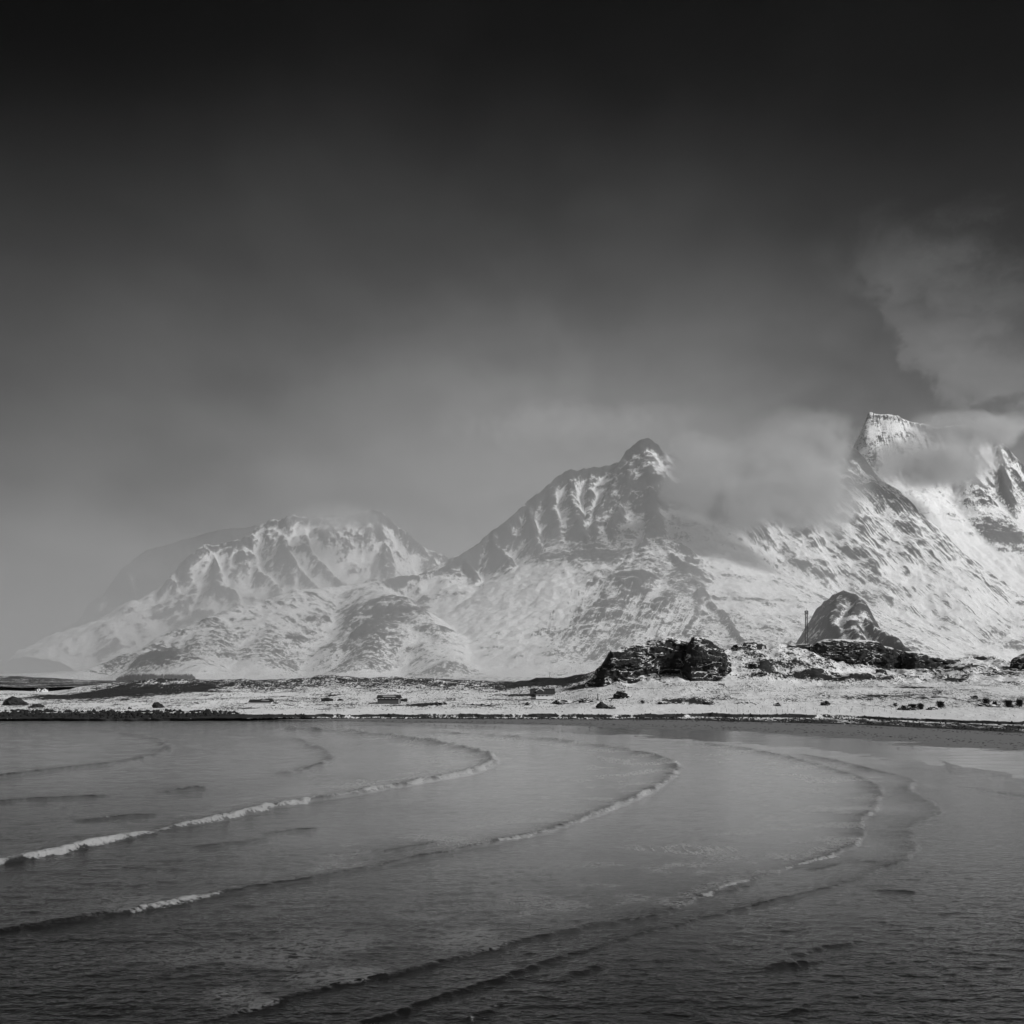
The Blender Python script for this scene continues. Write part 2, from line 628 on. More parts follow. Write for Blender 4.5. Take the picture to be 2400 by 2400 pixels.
m_mount = mountain_mat('snow_and_rock')
main_ridges = [
    # skyline of the central peak, from the low saddle up to the summit and down into the mist
    ([(860, 1366, 2340), (980, 1346, 2380), (1040, 1332, 2420), (1100, 1290, 2480), (1150, 1246, 2520), (1210, 1196, 2560),
      (1260, 1160, 2580), (1300, 1122, 2600), (1330, 1102, 2600), (1380, 1098, 2610), (1442, 1091, 2620), (1475, 1068, 2620),
      (1515, 1046, 2620), (1545, 1050, 2620), (1580, 1070, 2640), (1625, 1105, 2660), (1680, 1160, 2690),
      (1750, 1190, 2700)], ST),
    ([(1515, 1060, 2600), (1522, 1110, 2530), (1530, 1200, 2390), (1545, 1262, 2290), (1600, 1322, 2170), (1625, 1360, 2100),
      (1680, 1430, 1970), (1750, 1500, 1830), (1800, 1565, 1740)], MD),
    ([(1330, 1102, 2600), (1345, 1180, 2490), (1372, 1255, 2380), (1392, 1320, 2280), (1345, 1400, 2150), (1270, 1490, 1990),
      (1200, 1565, 1840)], MD),
    ([(1440, 1090, 2620), (1405, 1200, 2460), (1388, 1300, 2310)], RB),
    ([(1490, 1040, 2615), (1462, 1140, 2500), (1442, 1230, 2380), (1430, 1310, 2270)], RB),
    ([(1150, 1246, 2520), (1185, 1305, 2410), (1208, 1352, 2330)], RB),
    ([(1240, 1178, 2570), (1262, 1270, 2440), (1292, 1335, 2350)], RB),
    ([(1290, 1135, 2590), (1312, 1230, 2460), (1335, 1310, 2360)], RB),
    ([(1385, 1100, 2610), (1378, 1180, 2500), (1382, 1250, 2400)], RB),
    ([(1085, 1300, 2465), (1110, 1350, 2380)], RB),
    ([(1050, 1330, 2430), (1075, 1372, 2350)], SF),
    ([(1545, 1262, 2290), (1490, 1335, 2160), (1420, 1425, 2010), (1320, 1540, 1840)], SF),
    ([(1600, 1322, 2170), (1570, 1400, 2040), (1500, 1500, 1880), (1460, 1560, 1800)], SF),
    ([(1530, 1240, 2320), (1450, 1340, 2180), (1380, 1440, 2030)], RB),
    ([(1640, 1380, 2060), (1620, 1460, 1930), (1590, 1550, 1800)], RB),
    # the long low shoulder running left
    ([(90, 1593, 1760), (200, 1574, 1800), (320, 1533, 1880), (440, 1472, 1970), (560, 1422, 2070), (700, 1386, 2180),
      (860, 1366, 2340)], SF),
    ([(700, 1386, 2180), (640, 1450, 2040), (600, 1540, 1860)], SF),
    ([(930, 1402, 2100), (900, 1455, 1990), (850, 1545, 1830)], SF),
    ([(860, 1378, 2220), (930, 1402, 2100), (1010, 1462, 1990), (1060, 1545, 1830)], SF),
    ([(500, 1448, 2000), (480, 1500, 1900), (470, 1560, 1790)], SF),
    ([(330, 1535, 1870), (400, 1520, 1820), (480, 1560, 1760)], SF),
    # blunt summit block
    ([(1466, 1052, 2600), (1490, 1036, 2600), (1515, 1024, 2605), (1545, 1040, 2610)], (26.0, 14.0, 1.0)),
    # the broad streaked slope on the right: its crest comes down to the left, hidden in mist, and its long edge runs down to the right
    ([(1985, 1044, 2750), (1930, 1085, 2700), (1850, 1130, 2640), (1750, 1190, 2560), (1650, 1260, 2480), (1610, 1310, 2420)], (300.0, 520.0, 0.58)),
    ([(1985, 1044, 2750), (2050, 1122, 2680), (2110, 1196, 2610), (2200, 1292, 2520), (2280, 1372, 2440), (2360, 1440, 2370), (2450, 1510, 2280),
      (2620, 1600, 2130)], (150.0, 300.0, 0.62)),
    # dark rounded hill below it
    ([(1944, 1402, 1685), (1958, 1391, 1670), (1984, 1390, 1650), (2004, 1402, 1630), (2034, 1438, 1590), (2080, 1490, 1510), (2150, 1550, 1420)], (60.0, 30.0, 0.95, 16.0)),
    ([(1965, 1393, 1660), (1962, 1440, 1590), (1968, 1510, 1520)], (30.0, 25.0, 1.0, 12.0)),
    ([(2010, 1420, 1610), (2000, 1470, 1540), (2005, 1530, 1460)], (30.0, 25.0, 1.0, 12.0)),
]
main_blobs = [
    (1380, 1165, 2550, 150, 70, -0.24), (1530, 1065, 2600, 45, 40, -0.35),
    (1490, 1090, 2600, 60, 70, 0.15), (1505, 1180, 2500, 45, 90, 0.25), (1300, 1240, 2500, 140, 60, 0.22), (1390, 1290, 2420, 60, 60, 0.35),
    (1100, 1335, 2420, 70, 40, 0.45), (1250, 1400, 2250, 110, 60, -0.75), (1160, 1440, 2150, 130, 60, -0.55), (1010, 1365, 2300, 90, 25, -0.5),
    (1450, 1420, 2120, 170, 90, 0.36), (1600, 1350, 2250, 40, 50, 0.50), (1330, 1480, 2050, 60, 60, 0.2), (1690, 1450, 2000, 70, 60, 0.25),
    (930, 1430, 2100, 75, 32, 0.85), (860, 1460, 2000, 60, 30, 0.4), (640, 1440, 2060, 110, 38, -0.10), (790, 1500, 1950, 160, 60, 0.20),
    (400, 1535, 1850, 90, 25, 0.35), (1700, 1300, 2400, 100, 90, -0.45), (2000, 1260, 2560, 210, 160, -0.16), (2230, 1400, 2440, 140, 80, -0.40),
    (1985, 1450, 1600, 70, 70, 0.12), (1850, 1460, 1680, 60, 60, -0.15), (1120, 1540, 1900, 300, 40, -0.12), (1850, 1350, 2100, 120, 30, 0.2),
    (700, 1370, 2180, 160, 16, -0.5), (2250, 1500, 1900, 150, 60, -0.05),
]
mountain('mountain', 'snow covered rocky peak rising in the middle with a long shoulder running left', -960, 1230, 1400, 2860, 3.9,
         main_ridges, m_mount, 3.0, 1, 0.06, main_blobs,
         smooth_at=[(2000, 1260, 2560, 260, 200), (2230, 1400, 2440, 180, 120), (1250, 1410, 2230, 130, 70)],
         rough_at=[(1990, 1450, 1580, 110, 90), (1450, 1430, 2050, 200, 100), (930, 1440, 2080, 110, 50), (640, 1450, 2020, 160, 60), (400, 1530, 1850, 120, 40)], 
         falls=[(2060, 1290, 2500, 330, 260, .54, -.84, .0), (1430, 1450, 2000, 210, 120, -.42, -.91, .22), (1220, 1420, 2200, 150, 90, -.1, -.99, .3)])

wall_ridges = [
    ([(2043, 965, 2900), (2085, 970, 2900), (2130, 987, 2920), (2200, 1002, 2950), (2280, 995, 2950), (2330, 1020, 2950),
      (2370, 1060, 2950), (2420, 1107, 2950), (2520, 1210, 2950)], WALL),
    ([(2090, 1010, 2890), (2105, 1090, 2830), (2125, 1160, 2780)], (90.0, 60.0, 0.85)),
    ([(2330, 1022, 2940), (2350, 1130, 2840), (2385, 1230, 2760), (2430, 1320, 2680)], (90.0, 60.0, 0.85)),
    ([(2280, 996, 2940), (2268, 1090, 2850), (2280, 1180, 2780)], (60.0, 40.0, 0.90)),
    ([(2460, 1150, 2950), (2490, 1260, 2820), (2540, 1380, 2680)], (90.0, 60.0, 0.85)),
]
wall_blobs = [(2370, 1140, 2800, 70, 50, 0.6), (2310, 1240, 2750, 80, 60, 0.6), (2380, 1290, 2650, 50, 60, 0.5), (2090, 990, 2900, 60, 30, -0.55),
              (2240, 1330, 2650, 110, 50, -1.1), (2180, 1060, 2880, 60, 60, 0.1)]
mountain('mountain', 'tall snowy summit at the edge with a blunt tooth of rock in sunlight', 780, 1560, 1960, 3120, 4.2,
         wall_ridges, m_mount, 3.0, 23, -0.50, wall_blobs, gully=15.0, warp=5.0, scrub_z=30.0, sl0=1.0)

m_far = mountain_mat('snow_and_rock_far', 0.05, 1.4)
left_ridges = [
    ([(235, 1575, 3300), (290, 1528, 3350), (345, 1420, 3400), (400, 1346, 3450), (480, 1276, 3500), (560, 1269, 3550), (600, 1246, 3580),
      (640, 1220, 3600), (690, 1211, 3600), (780, 1213, 3600), (850, 1199, 3620), (880, 1199, 3620), (920, 1226, 3650),
      (970, 1262, 3650), (1050, 1312, 3700), (1150, 1380, 3750)], ST),
    ([(640, 1220, 3600), (700, 1320, 3440), (760, 1400, 3300)], MD),
    ([(690, 1211, 3600), (770, 1330, 3420), (830, 1400, 3300)], MD),
    ([(560, 1269, 3550), (620, 1345, 3430), (660, 1410, 3320)], MD),
    ([(480, 1276, 3500), (520, 1350, 3390), (560, 1430, 3260)], MD),
    ([(400, 1346, 3450), (430, 1420, 3330), (470, 1500, 3200)], MD),
    ([(345, 1420, 3400), (370, 1500, 3280), (380, 1560, 3180)], MD),
    ([(880, 1199, 3620), (900, 1300, 3480), (930, 1380, 3350)], MD),
]
left_blobs = [(420, 1440, 3350, 60, 80, 0.45), (640, 1330, 3450, 110, 70, 0.25), (860, 1215, 3600, 50, 18, 0.4), (720, 1260, 3550, 60, 40, -0.15),
              (800, 1330, 3450, 80, 50, -0.25), (500, 1500, 3200, 120, 40, -0.4)]
mountain('mountain', 'pale ribbed snowy mountain behind the long low shoulder', -1420, 60, 3080, 3900, 5.6,
         left_ridges, m_far, 3.0, 41, -0.36, left_blobs, scrub_z=40.0, warp=24.0)

m_ghost = mountain_mat('snow_and_rock_farthest', 0.05, 2.4)
ghost_ridges = [
    ([(150, 1572, 5000), (172, 1530, 5050), (190, 1450, 5100), (212, 1412, 5150), (250, 1396, 5200), (275, 1372, 5200), (292, 1326, 5250),
      (345, 1288, 5300), (420, 1268, 5400), (520, 1240, 5500), (640, 1230, 5600)], (300.0, 160.0, .6)),
    ([(290, 1330, 5250), (330, 1450, 5000), (360, 1560, 4700)], ST),
]
mountain('mountain', 'faint dark stepped mountain almost lost in the mist', -2350, -1000, 4650, 5650, 9.0,
         ghost_ridges, m_ghost, 3.0, 61, 0.55, [(230, 1415, 5150, 60, 12, -1.0)], gully=7.0, rough=11.0, warp=5.0, scrub_z=20.0)
# low white hills under the far mountains
low_ridges = [
    ([(-60, 1588, 2700), (30, 1587, 2700), (70, 1583, 2700), (90, 1584, 2680)], (6.0, 120.0, 0.05)),
    ([(90, 1585, 2600), (120, 1579, 2600), (150, 1575, 2600), (180, 1576, 2600), (260, 1570, 2650), (340, 1560, 2700), (420, 1550, 2750)], (8.0, 120.0, 0.07)),
    ([(230, 1576, 2300), (330, 1560, 2320), (430, 1556, 2350)], (8.0, 120.0, 0.08)),
]
mountain('hill', 'low smooth white hills at the foot of the far mountains', -1500, -600, 2050, 3050, 9.0,
         low_ridges, m_far, 3.0, 71, -0.55, (), gully=0.4, rough=0.6, warp=3.0, scrub_z=40.0)

# ------------------------------------------------------------------ shore land
def D_of(py, z):
    return (EYE - z) * F / (py - HZ)


def line(pts):
    a = np.array(pts, float)
    return lambda x: np.stack([np.interp(x, a[:, 0], a[:, k]) for k in range(1, a.shape[1])])


NC = 780
PXC = np.linspace(-360, 2760, NC)
# each profile line: photo column -> (distance, height)
foot = [(-360, 1694, -.4), (0, 1691, -.4), (300, 1693, -.4), (540, 1690, -.3), (620, 1686.5, .3), (800, 1684.5, .7), (1200, 1685.5, .8), (1600, 1689, .9),
        (1800, 1695, .9), (2000, 1700, .9), (2200, 1710, .9), (2400, 1720, .9), (2760, 1740, .9)]
low = [(-360, 1686, 1.1), (0, 1684, 1.1), (300, 1684, 1.1), (540, 1683, 1.2), (800, 1680, 1.4), (1200, 1681, 1.4), (1500, 1682, 1.5),
       (1650, 1680, 1.6), (2000, 1683, 1.6), (2200, 1692, 1.6), (2400, 1698, 1.6), (2760, 1716, 1.6)]
mid3 = [(-360, 1622, 700), (0, 1624, 690), (120, 1630, 660), (300, 1640, 600), (500, 1642, 585), (700, 1634, 620), (900, 1640, 590), (1100, 1636, 600),
        (1250, 1637, 600), (1330, 1632, 610), (1400, 1614, 620), (1460, 1606, 620), (1600, 1599, 610), (1750, 1594, 615), (1900, 1602, 610), (2100, 1604, 600), (2250, 1600, 590),
        (2400, 1612, 560), (2760, 1610, 540)]
top4 = [(-360, 1640, 800), (0, 1631, 780), (90, 1634, 780), (130, 1630, 800), (180, 1611, 820), (270, 1600, 830), (350, 1597, 840), (430, 1594, 850),
        (560, 1594, 860), (640, 1597, 850), (700, 1593, 860), (780, 1587, 880), (870, 1589, 880), (1000, 1593, 880), (1100, 1598, 870),
        (1200, 1600, 850), (1290, 1591, 800), (1380, 1582, 740), (1430, 1560, 715), (1500, 1532, 695), (1600, 1522, 685), (1700, 1522, 690),
        (1760, 1514, 700), (1885, 1513, 700), (1905, 1520, 696), (1950, 1543, 690), (2000, 1556, 685), (2100, 1572, 685), (2180, 1568, 690), (2250, 1545, 710), (2300, 1539, 720), (2365, 1550, 700),
        (2400, 1550, 690), (2760, 1540, 680)]
fa, la, ma, ta = (np.array(q, float) for q in (foot, low, mid3, top4))
z0 = np.interp(PXC, fa[:, 0], fa[:, 2])
d0 = D_of(np.interp(PXC, fa[:, 0], fa[:, 1]), z0)
z1 = np.interp(PXC, la[:, 0], la[:, 2])
d1 = D_of(np.interp(PXC, la[:, 0], la[:, 1]), z1)
z2 = z1 + np.interp(PXC, [0, 500, 700, 1400, 1900, 2100, 2760], [1.4, 1.3, .9, 1.1, 1.2, .8, .8])
d2 = d1 + np.interp(PXC, [0, 500, 700, 2760], [12, 9, 1.6, 1.6])
d3 = np.interp(PXC, ma[:, 0], ma[:, 2])
z3 = EYE + (HZ - np.interp(PXC, ma[:, 0], ma[:, 1])) / F * d3
d4 = np.interp(PXC, ta[:, 0], ta[:, 2])
z4 = EYE + (HZ - np.interp(PXC, ta[:, 0], ta[:, 1])) / F * d4
lines = [(d0 - 8, z0 - 1.2), (d0, z0), (d1, z1), (d2, z2), (d2 + 14, z2 + .25), (d3, z3), (d4, z4), (d4 + 170, np.minimum(z4 - 4, 2.0)), (d4 * 0 + 1520, z4 * 0 + 1.0)]
subs = [3, 14, 8, 8, 105, 125, 34, 16]
rowsD, rowsZ, rowsK = [], [], []
for k, n in enumerate(subs):
    (da, za), (db, zb) = lines[k], lines[k + 1]
    for i in range(n):
        t = i / n
        tz = t if k != 6 else t * t * (3 - 2 * t)
        rowsD.append(da + (db - da) * t)
        rowsZ.append(za + (zb - za) * tz)
        rowsK.append(k + t)
rowsD.append(lines[-1][0])
rowsZ.append(lines[-1][1])
rowsK.append(len(subs))
LD = np.array(rowsD)
LZ = np.array(rowsZ)
LK = np.array(rowsK)[:, None] + 0 * LD
LPX = PXC[None, :] + 0 * LD
# round the kinks between the profile lines, but keep the bank sharp
sm = LZ.copy()
for _ in range(14):
    sm[1:-1] = (sm[:-2] + 2 * sm[1:-1] + sm[2:]) / 4
LZ = np.where(LK > 4.2, sm, LZ)
for _ in range(5):
    LZ[:, 1:-1] = np.where(LK[:, 1:-1] > 4.0, (LZ[:, :-2] + 2 * LZ[:, 1:-1] + LZ[:, 2:]) / 4, LZ[:, 1:-1])
LX = (LPX - 1200) / F * LD
plain = sstep(3.6, 4.6, LK)
rocky = sstep(1330, 1450, LPX) * sstep(4.9, 5.25, LK) * sstep(7.0, 6.3, LK)
knolls = sstep(120, 330, LPX) * sstep(1500, 1250, LPX) * sstep(5.2, 5.7, LK) * sstep(7.2, 6.4, LK)
und = fbm2(LX / 34, LD / 60, 4, 5)
fine = fbm2(LX / 7, LD / 11, 4, 6)
crg = ridged2(LX / 30, LD / 34, 5, 7, 0.6)
LZ = LZ + plain * (0.85 * und + 0.22 * fine) + rocky * (3.8 * (crg - 0.35) + 0.9 * fine) + knolls * (1.7 * und + 1.2 * (crg - .4))
strand = sstep(0.6, 1.2, LK) * sstep(3.6, 2.6, LK)
LZ = LZ + strand * (0.16 * fbm2(LX / 3.0, LD / 4.0, 3, 9) + 0.10 * und)
edge = sstep(2.6, 3.0, LK) * sstep(4.4, 3.1, LK)
LZ = LZ + edge * 0.35 * fbm2(LX / 9, LD * 0 + 3, 4, 10)
# bank wanders a little in plan
LDw = LD + sstep(0.8, 2, LK) * sstep(4.5, 3.2, LK) * 2.5 * fbm2(LPX / 45, LK * 0.0, 4, 12)
LX = (LPX - 1200) / F * LDw
LD = LDw


def land_z(px, D):
    j = int(round((px - PXC[0]) / (PXC[1] - PXC[0])))
    j = min(max(j, 0), NC - 1)
    return float(np.interp(D, LD[:, j], LZ[:, j]))


def land_hit(px, py, dmin=455.0):
    """first point of the land met by the line of sight through a photo pixel"""
    j = min(max(int(round((px - PXC[0]) / (PXC[1] - PXC[0]))), 0), NC - 1)
    D = np.arange(dmin, 1500, 0.5)
    z = np.interp(D, LD[:, j], LZ[:, j])
    ray = EYE + (HZ - py) / F * D
    k = np.argmax(z >= ray)
    if not z[k] >= ray[k]:
        k = int(np.argmin(ray - z))
    return float(D[k]), float(z[k])


dark = -0.22 + 0.48 * knolls - 0.10 * rocky + 0.10 * fbm2(LX / 50, LD / 90, 3, 15)
gy_ = np.gradient(LZ, axis=0) / np.maximum(np.gradient(LD, axis=0), 0.05)
dark = dark + np.clip(np.abs(gy_) - 0.35, 0, 1.0) * rocky * 0.6 + rocky * 0.6 * (crg - 0.45)
bank = sstep(1.9, 2.15, LK) * sstep(3.25, 2.95, LK)
dark = dark + bank * np.interp(LPX, [0, 540, 640, 2760], [1.1, 1.1, 1.35, 1.35]) * (0.25 + 0.85 * sstep(-.35, .25, fbm2(LX / 16, LD * 0 + 8, 4, 17))) + strand * sstep(2.1, 1.6, LK) * 0.50
dark = dark + sstep(1.5, 1.0, LK) * 0.45
dark = dark + (LPX < 640) * sstep(3.9, 3.2, LK) * 0.7 * sstep(640, 480, LPX)
dark = dark - sstep(3.3, 3.6, LK) * sstep(4.22, 4.10, LK) * sstep(500, 700, LPX) * 0.8        # clean snow on the road along the bank
land_blobs = [  # px, py, half width px, half depth m, amount
    (300, 1622, 150, 70, 0.95), (200, 1630, 90, 50, 0.9), (470, 1612, 60, 40, .35), (1270, 1600, 60, 50, .75), (1330, 1602, 70, 40, .65), (1210, 1606, 40, 40, .5),
    (1230, 1628, 60, 20, 1.0), (1330, 1648, 55, 10, .5), (1600, 1642, 70, 14, .75), (1650, 1648, 30, 8, .6), (1010, 1650, 60, 10, .55), (1130, 1653, 40, 5, 1.0),
    (960, 1653, 50, 5, .5), (640, 1640, 25, 5, .8), (700, 1643, 40, 4, .5), (790, 1652, 60, 3, .7), (780, 1630, 25, 6, .7), (690, 1620, 60, 15, .3),
    (1790, 1560, 30, 8, .9), (1770, 1582, 28, 6, .8), (1850, 1560, 60, 8, .7), (1900, 1578, 70, 8, .9), (2010, 1588, 80, 8, .9), (1760, 1532, 30, 10, .6),
    (2140, 1612, 40, 6, .9), (2260, 1565, 60, 12, .5), (2340, 1580, 50, 10, .6), (2230, 1595, 40, 8, .6), (2150, 1560, 50, 10, .3), (2100, 1632, 120, 12, .35),
    (2280, 1640, 100, 15, .2), (1960, 1636, 40, 8, .3), (1050, 1640, 30, 8, .4), (1180, 1640, 40, 8, .4), (850, 1622, 120, 20, .12), (560, 1660, 60, 6, .3),
    (1690, 1545, 60, 15, .2), (1560, 1615, 90, 10, -.3), (2000, 1618, 140, 10, -.25), (1500, 1625, 90, 14, -.25), (650, 1628, 60, 14, -.5), (900, 1630, 80, 12, -.4)]
for (px, py, rx, ry, amt) in land_blobs:
    D_, z_ = land_hit(px, py)
    bx = (px - 1200) / F * D_
    dark = dark + amt * np.exp(-((LX - bx) / (rx * D_ / F)) ** 2 - ((LD - D_) / ry) ** 2)

m_land, g, b = new_mat('snowy_heath')
p = g.pos()
pe = g.vm('MULTIPLY', p, (1.0, 0.42, 1.0))
da = g.attr('dark').outputs['Fac']
n1 = g.noise(pe, 0.10, 8.0, 0.66).outputs[0]
n2 = g.noise(g.vm('MULTIPLY', p, (1.0, 0.16, 1.4)), 0.85, 4.0, 0.72).outputs[0]
val = g.add(da, g.mul(g.m('SUBTRACT', n1, 0.5), 2.5), g.mul(g.m('SUBTRACT', n2, 0.5), 3.0))
mask = g.smooth(val, -0.06, 0.22)
n4 = g.noise(p, 0.6, 5.0, 0.7).outputs[0]
g.put(b, 'Base Color', g.grey(g.lerp(g.add(0.66, g.mul(n1, 0.16)), g.add(0.012, g.mul(n4, 0.036)), mask)))
b.inputs['Roughness'].default_value = 0.85
b.inputs['Specular IOR Level'].default_value = 0.15
g.put(b, 'Normal', g.bump(g.add(g.mul(n1, 1.6), g.mul(n2, 0.30)), 1.0, 0.8))
land = np_mesh('shore_land', np.stack([LX, LD, LZ], -1).reshape(-1, 3), grid_faces(len(LD), NC), m_land, True, {'dark': dark.ravel()})
tag(land, 'low snowy heath along the bay rising to a rocky ridge', kind='structure')

# a dark heathery hill behind the first houses
m_heath = mountain_mat('heather_and_snow', 0.035, 0.35)
mountain('hill', 'dark heathery hill at the edge of the picture behind the small houses', -1100, -470, 1180, 1640, 5.0,
         [([(-300, 1585, 1420), (-120, 1587, 1420), (0, 1590, 1420), (35, 1591, 1420), (60, 1597, 1410), (90, 1604, 1390), (125, 1612, 1370)], (8.0, 70.0, 0.10))],
         m_heath, 0.6, 81, 0.75, (), gully=0.5, rough=1.0, warp=4.0, scrub_z=40.0)

# ------------------------------------------------------------------ one sheet of ground: sea bed in front, snowy valley floor behind, out to the horizon
gx_ = np.concatenate([np.linspace(-8800, -1200, 20), np.linspace(-1100, 1300, 60), np.linspace(1500, 8800, 20)])
gy2 = np.concatenate([np.linspace(-500, 440, 12), np.linspace(470, 1500, 20), np.linspace(1600, 8900, 50)])
GX, GY = np.meshgrid(gx_, gy2)
GZ = np.where(GY < 1000, -3.0, np.interp(GY, [1000, 1300, 2400, 9000], [-3.0, 0.6, 2.4, 2.4]))
ground = np_mesh('ground', np.stack([GX, GY, GZ], -1).reshape(-1, 3), grid_faces(len(gy2), len(gx_)), m_far, True,
                 {'rock': np.full(GX.size, -0.7), 'scrub': np.full(GX.size, .3), 'td': np.zeros((GX.size, 3))})
tag(ground, 'flat snowy valley floor reaching back under the mountains', kind='structure')

# ------------------------------------------------------------------ beach
wl = np.array([(-360, 1640), (480, 1684), (560, 1690), (700, 1696), (900, 1703), (1100, 1709), (1300, 1716), (1500, 1726), (1700, 1739), (1900, 1756), (2050, 1775), (2200, 1796),
               (2400, 1826), (2760, 1880)], float)
NS, RS = 460, 90
SPX = np.linspace(-360, 2760, NS)
dw_ = np.minimum(EYE * F / (np.interp(SPX, wl[:, 0], wl[:, 1]) - HZ), 520)
df_ = np.interp(SPX, PXC, d0) + 3
zf_ = np.interp(SPX, PXC, z0) + .12
din = dw_ - 60
SD = np.zeros((RS, NS))
SZ = np.zeros((RS, NS))
for i in range(RS):
    t = i / (RS - 1)
    if t < 0.3:
        q = t / 0.3
        SD[i] = din + (dw_ - din) * q
        SZ[i] = -0.6 + 0.6 * q
    else:
        q = (t - 0.3) / 0.7
        SD[i] = dw_ + (df_ - dw_) * q
        SZ[i] = zf_ * (0.55 * q + 0.45 * q * q)
SPXg = SPX[None] + 0 * SD
SX = (SPXg - 1200) / F * SD
SZ = SZ + 0.045 * fbm2(SX / 26, SD / 26, 4, 30) + 0.02 * fbm2(SX / 5, SD / 8, 3, 31)
SZ = np.where(SPXg < 520, np.minimum(SZ, -0.25), SZ)


def sand_z(px, D):
    j = min(max(int(round((px - SPX[0]) / (SPX[1] - SPX[0]))), 0), NS - 1)
    return float(np.interp(D, SD[:, j], SZ[:, j]))


dry = sstep(0.16, 0.62, SZ + 0.10 * fbm2(SX / 60, SD / 14, 3, 33))
m_sand, g, b = new_mat('wet_sand')
p = g.pos()
dr = g.attr('dry').outputs['Fac']
n1 = g.noise(g.vm('MULTIPLY', p, (0.25, 1.0, 1.0)), 0.25, 6.0, 0.6).outputs[0]
n2 = g.noise(p, 2.2, 4.0, 0.6).outputs[0]
w_ = g.smooth(g.add(dr, g.mul(g.m('SUBTRACT', n1, 0.5), 0.9)), 0.25, 0.55)
g.put(b, 'Base Color', g.grey(g.lerp(0.09, g.add(0.13, g.mul(n2, 0.05)), w_)))
g.put(b, 'Roughness', g.lerp(g.add(0.10, g.mul(n1, 0.16)), 0.75, w_))
g.put(b, 'Normal', g.bump(g.add(g.mul(n1, 0.05), g.mul(n2, 0.012)), 1.0, 0.5))
b.inputs['Specular IOR Level'].default_value = 0.5
beach = np_mesh('beach', np.stack([SX, SD, SZ], -1).reshape(-1, 3), grid_faces(RS, NS), m_sand, True, {'dry': dry.ravel()})
tag(beach, 'wide flat beach of wet sand between the water and the snow bank', kind='structure')

# ------------------------------------------------------------------ sea
NR, NCs = 640, 720
inv = np.linspace(1 / 47.0, 1 / 500.0, NR)
WD = (1 / inv)[:, None] + np.zeros((1, NCs))
WPX = np.linspace(-330, 2730, NCs)[None, :] + 0 * WD
WX = (WPX - 1200) / F * WD
rowsp = np.abs(np.gradient(1 / inv))[:, None] + 0 * WD

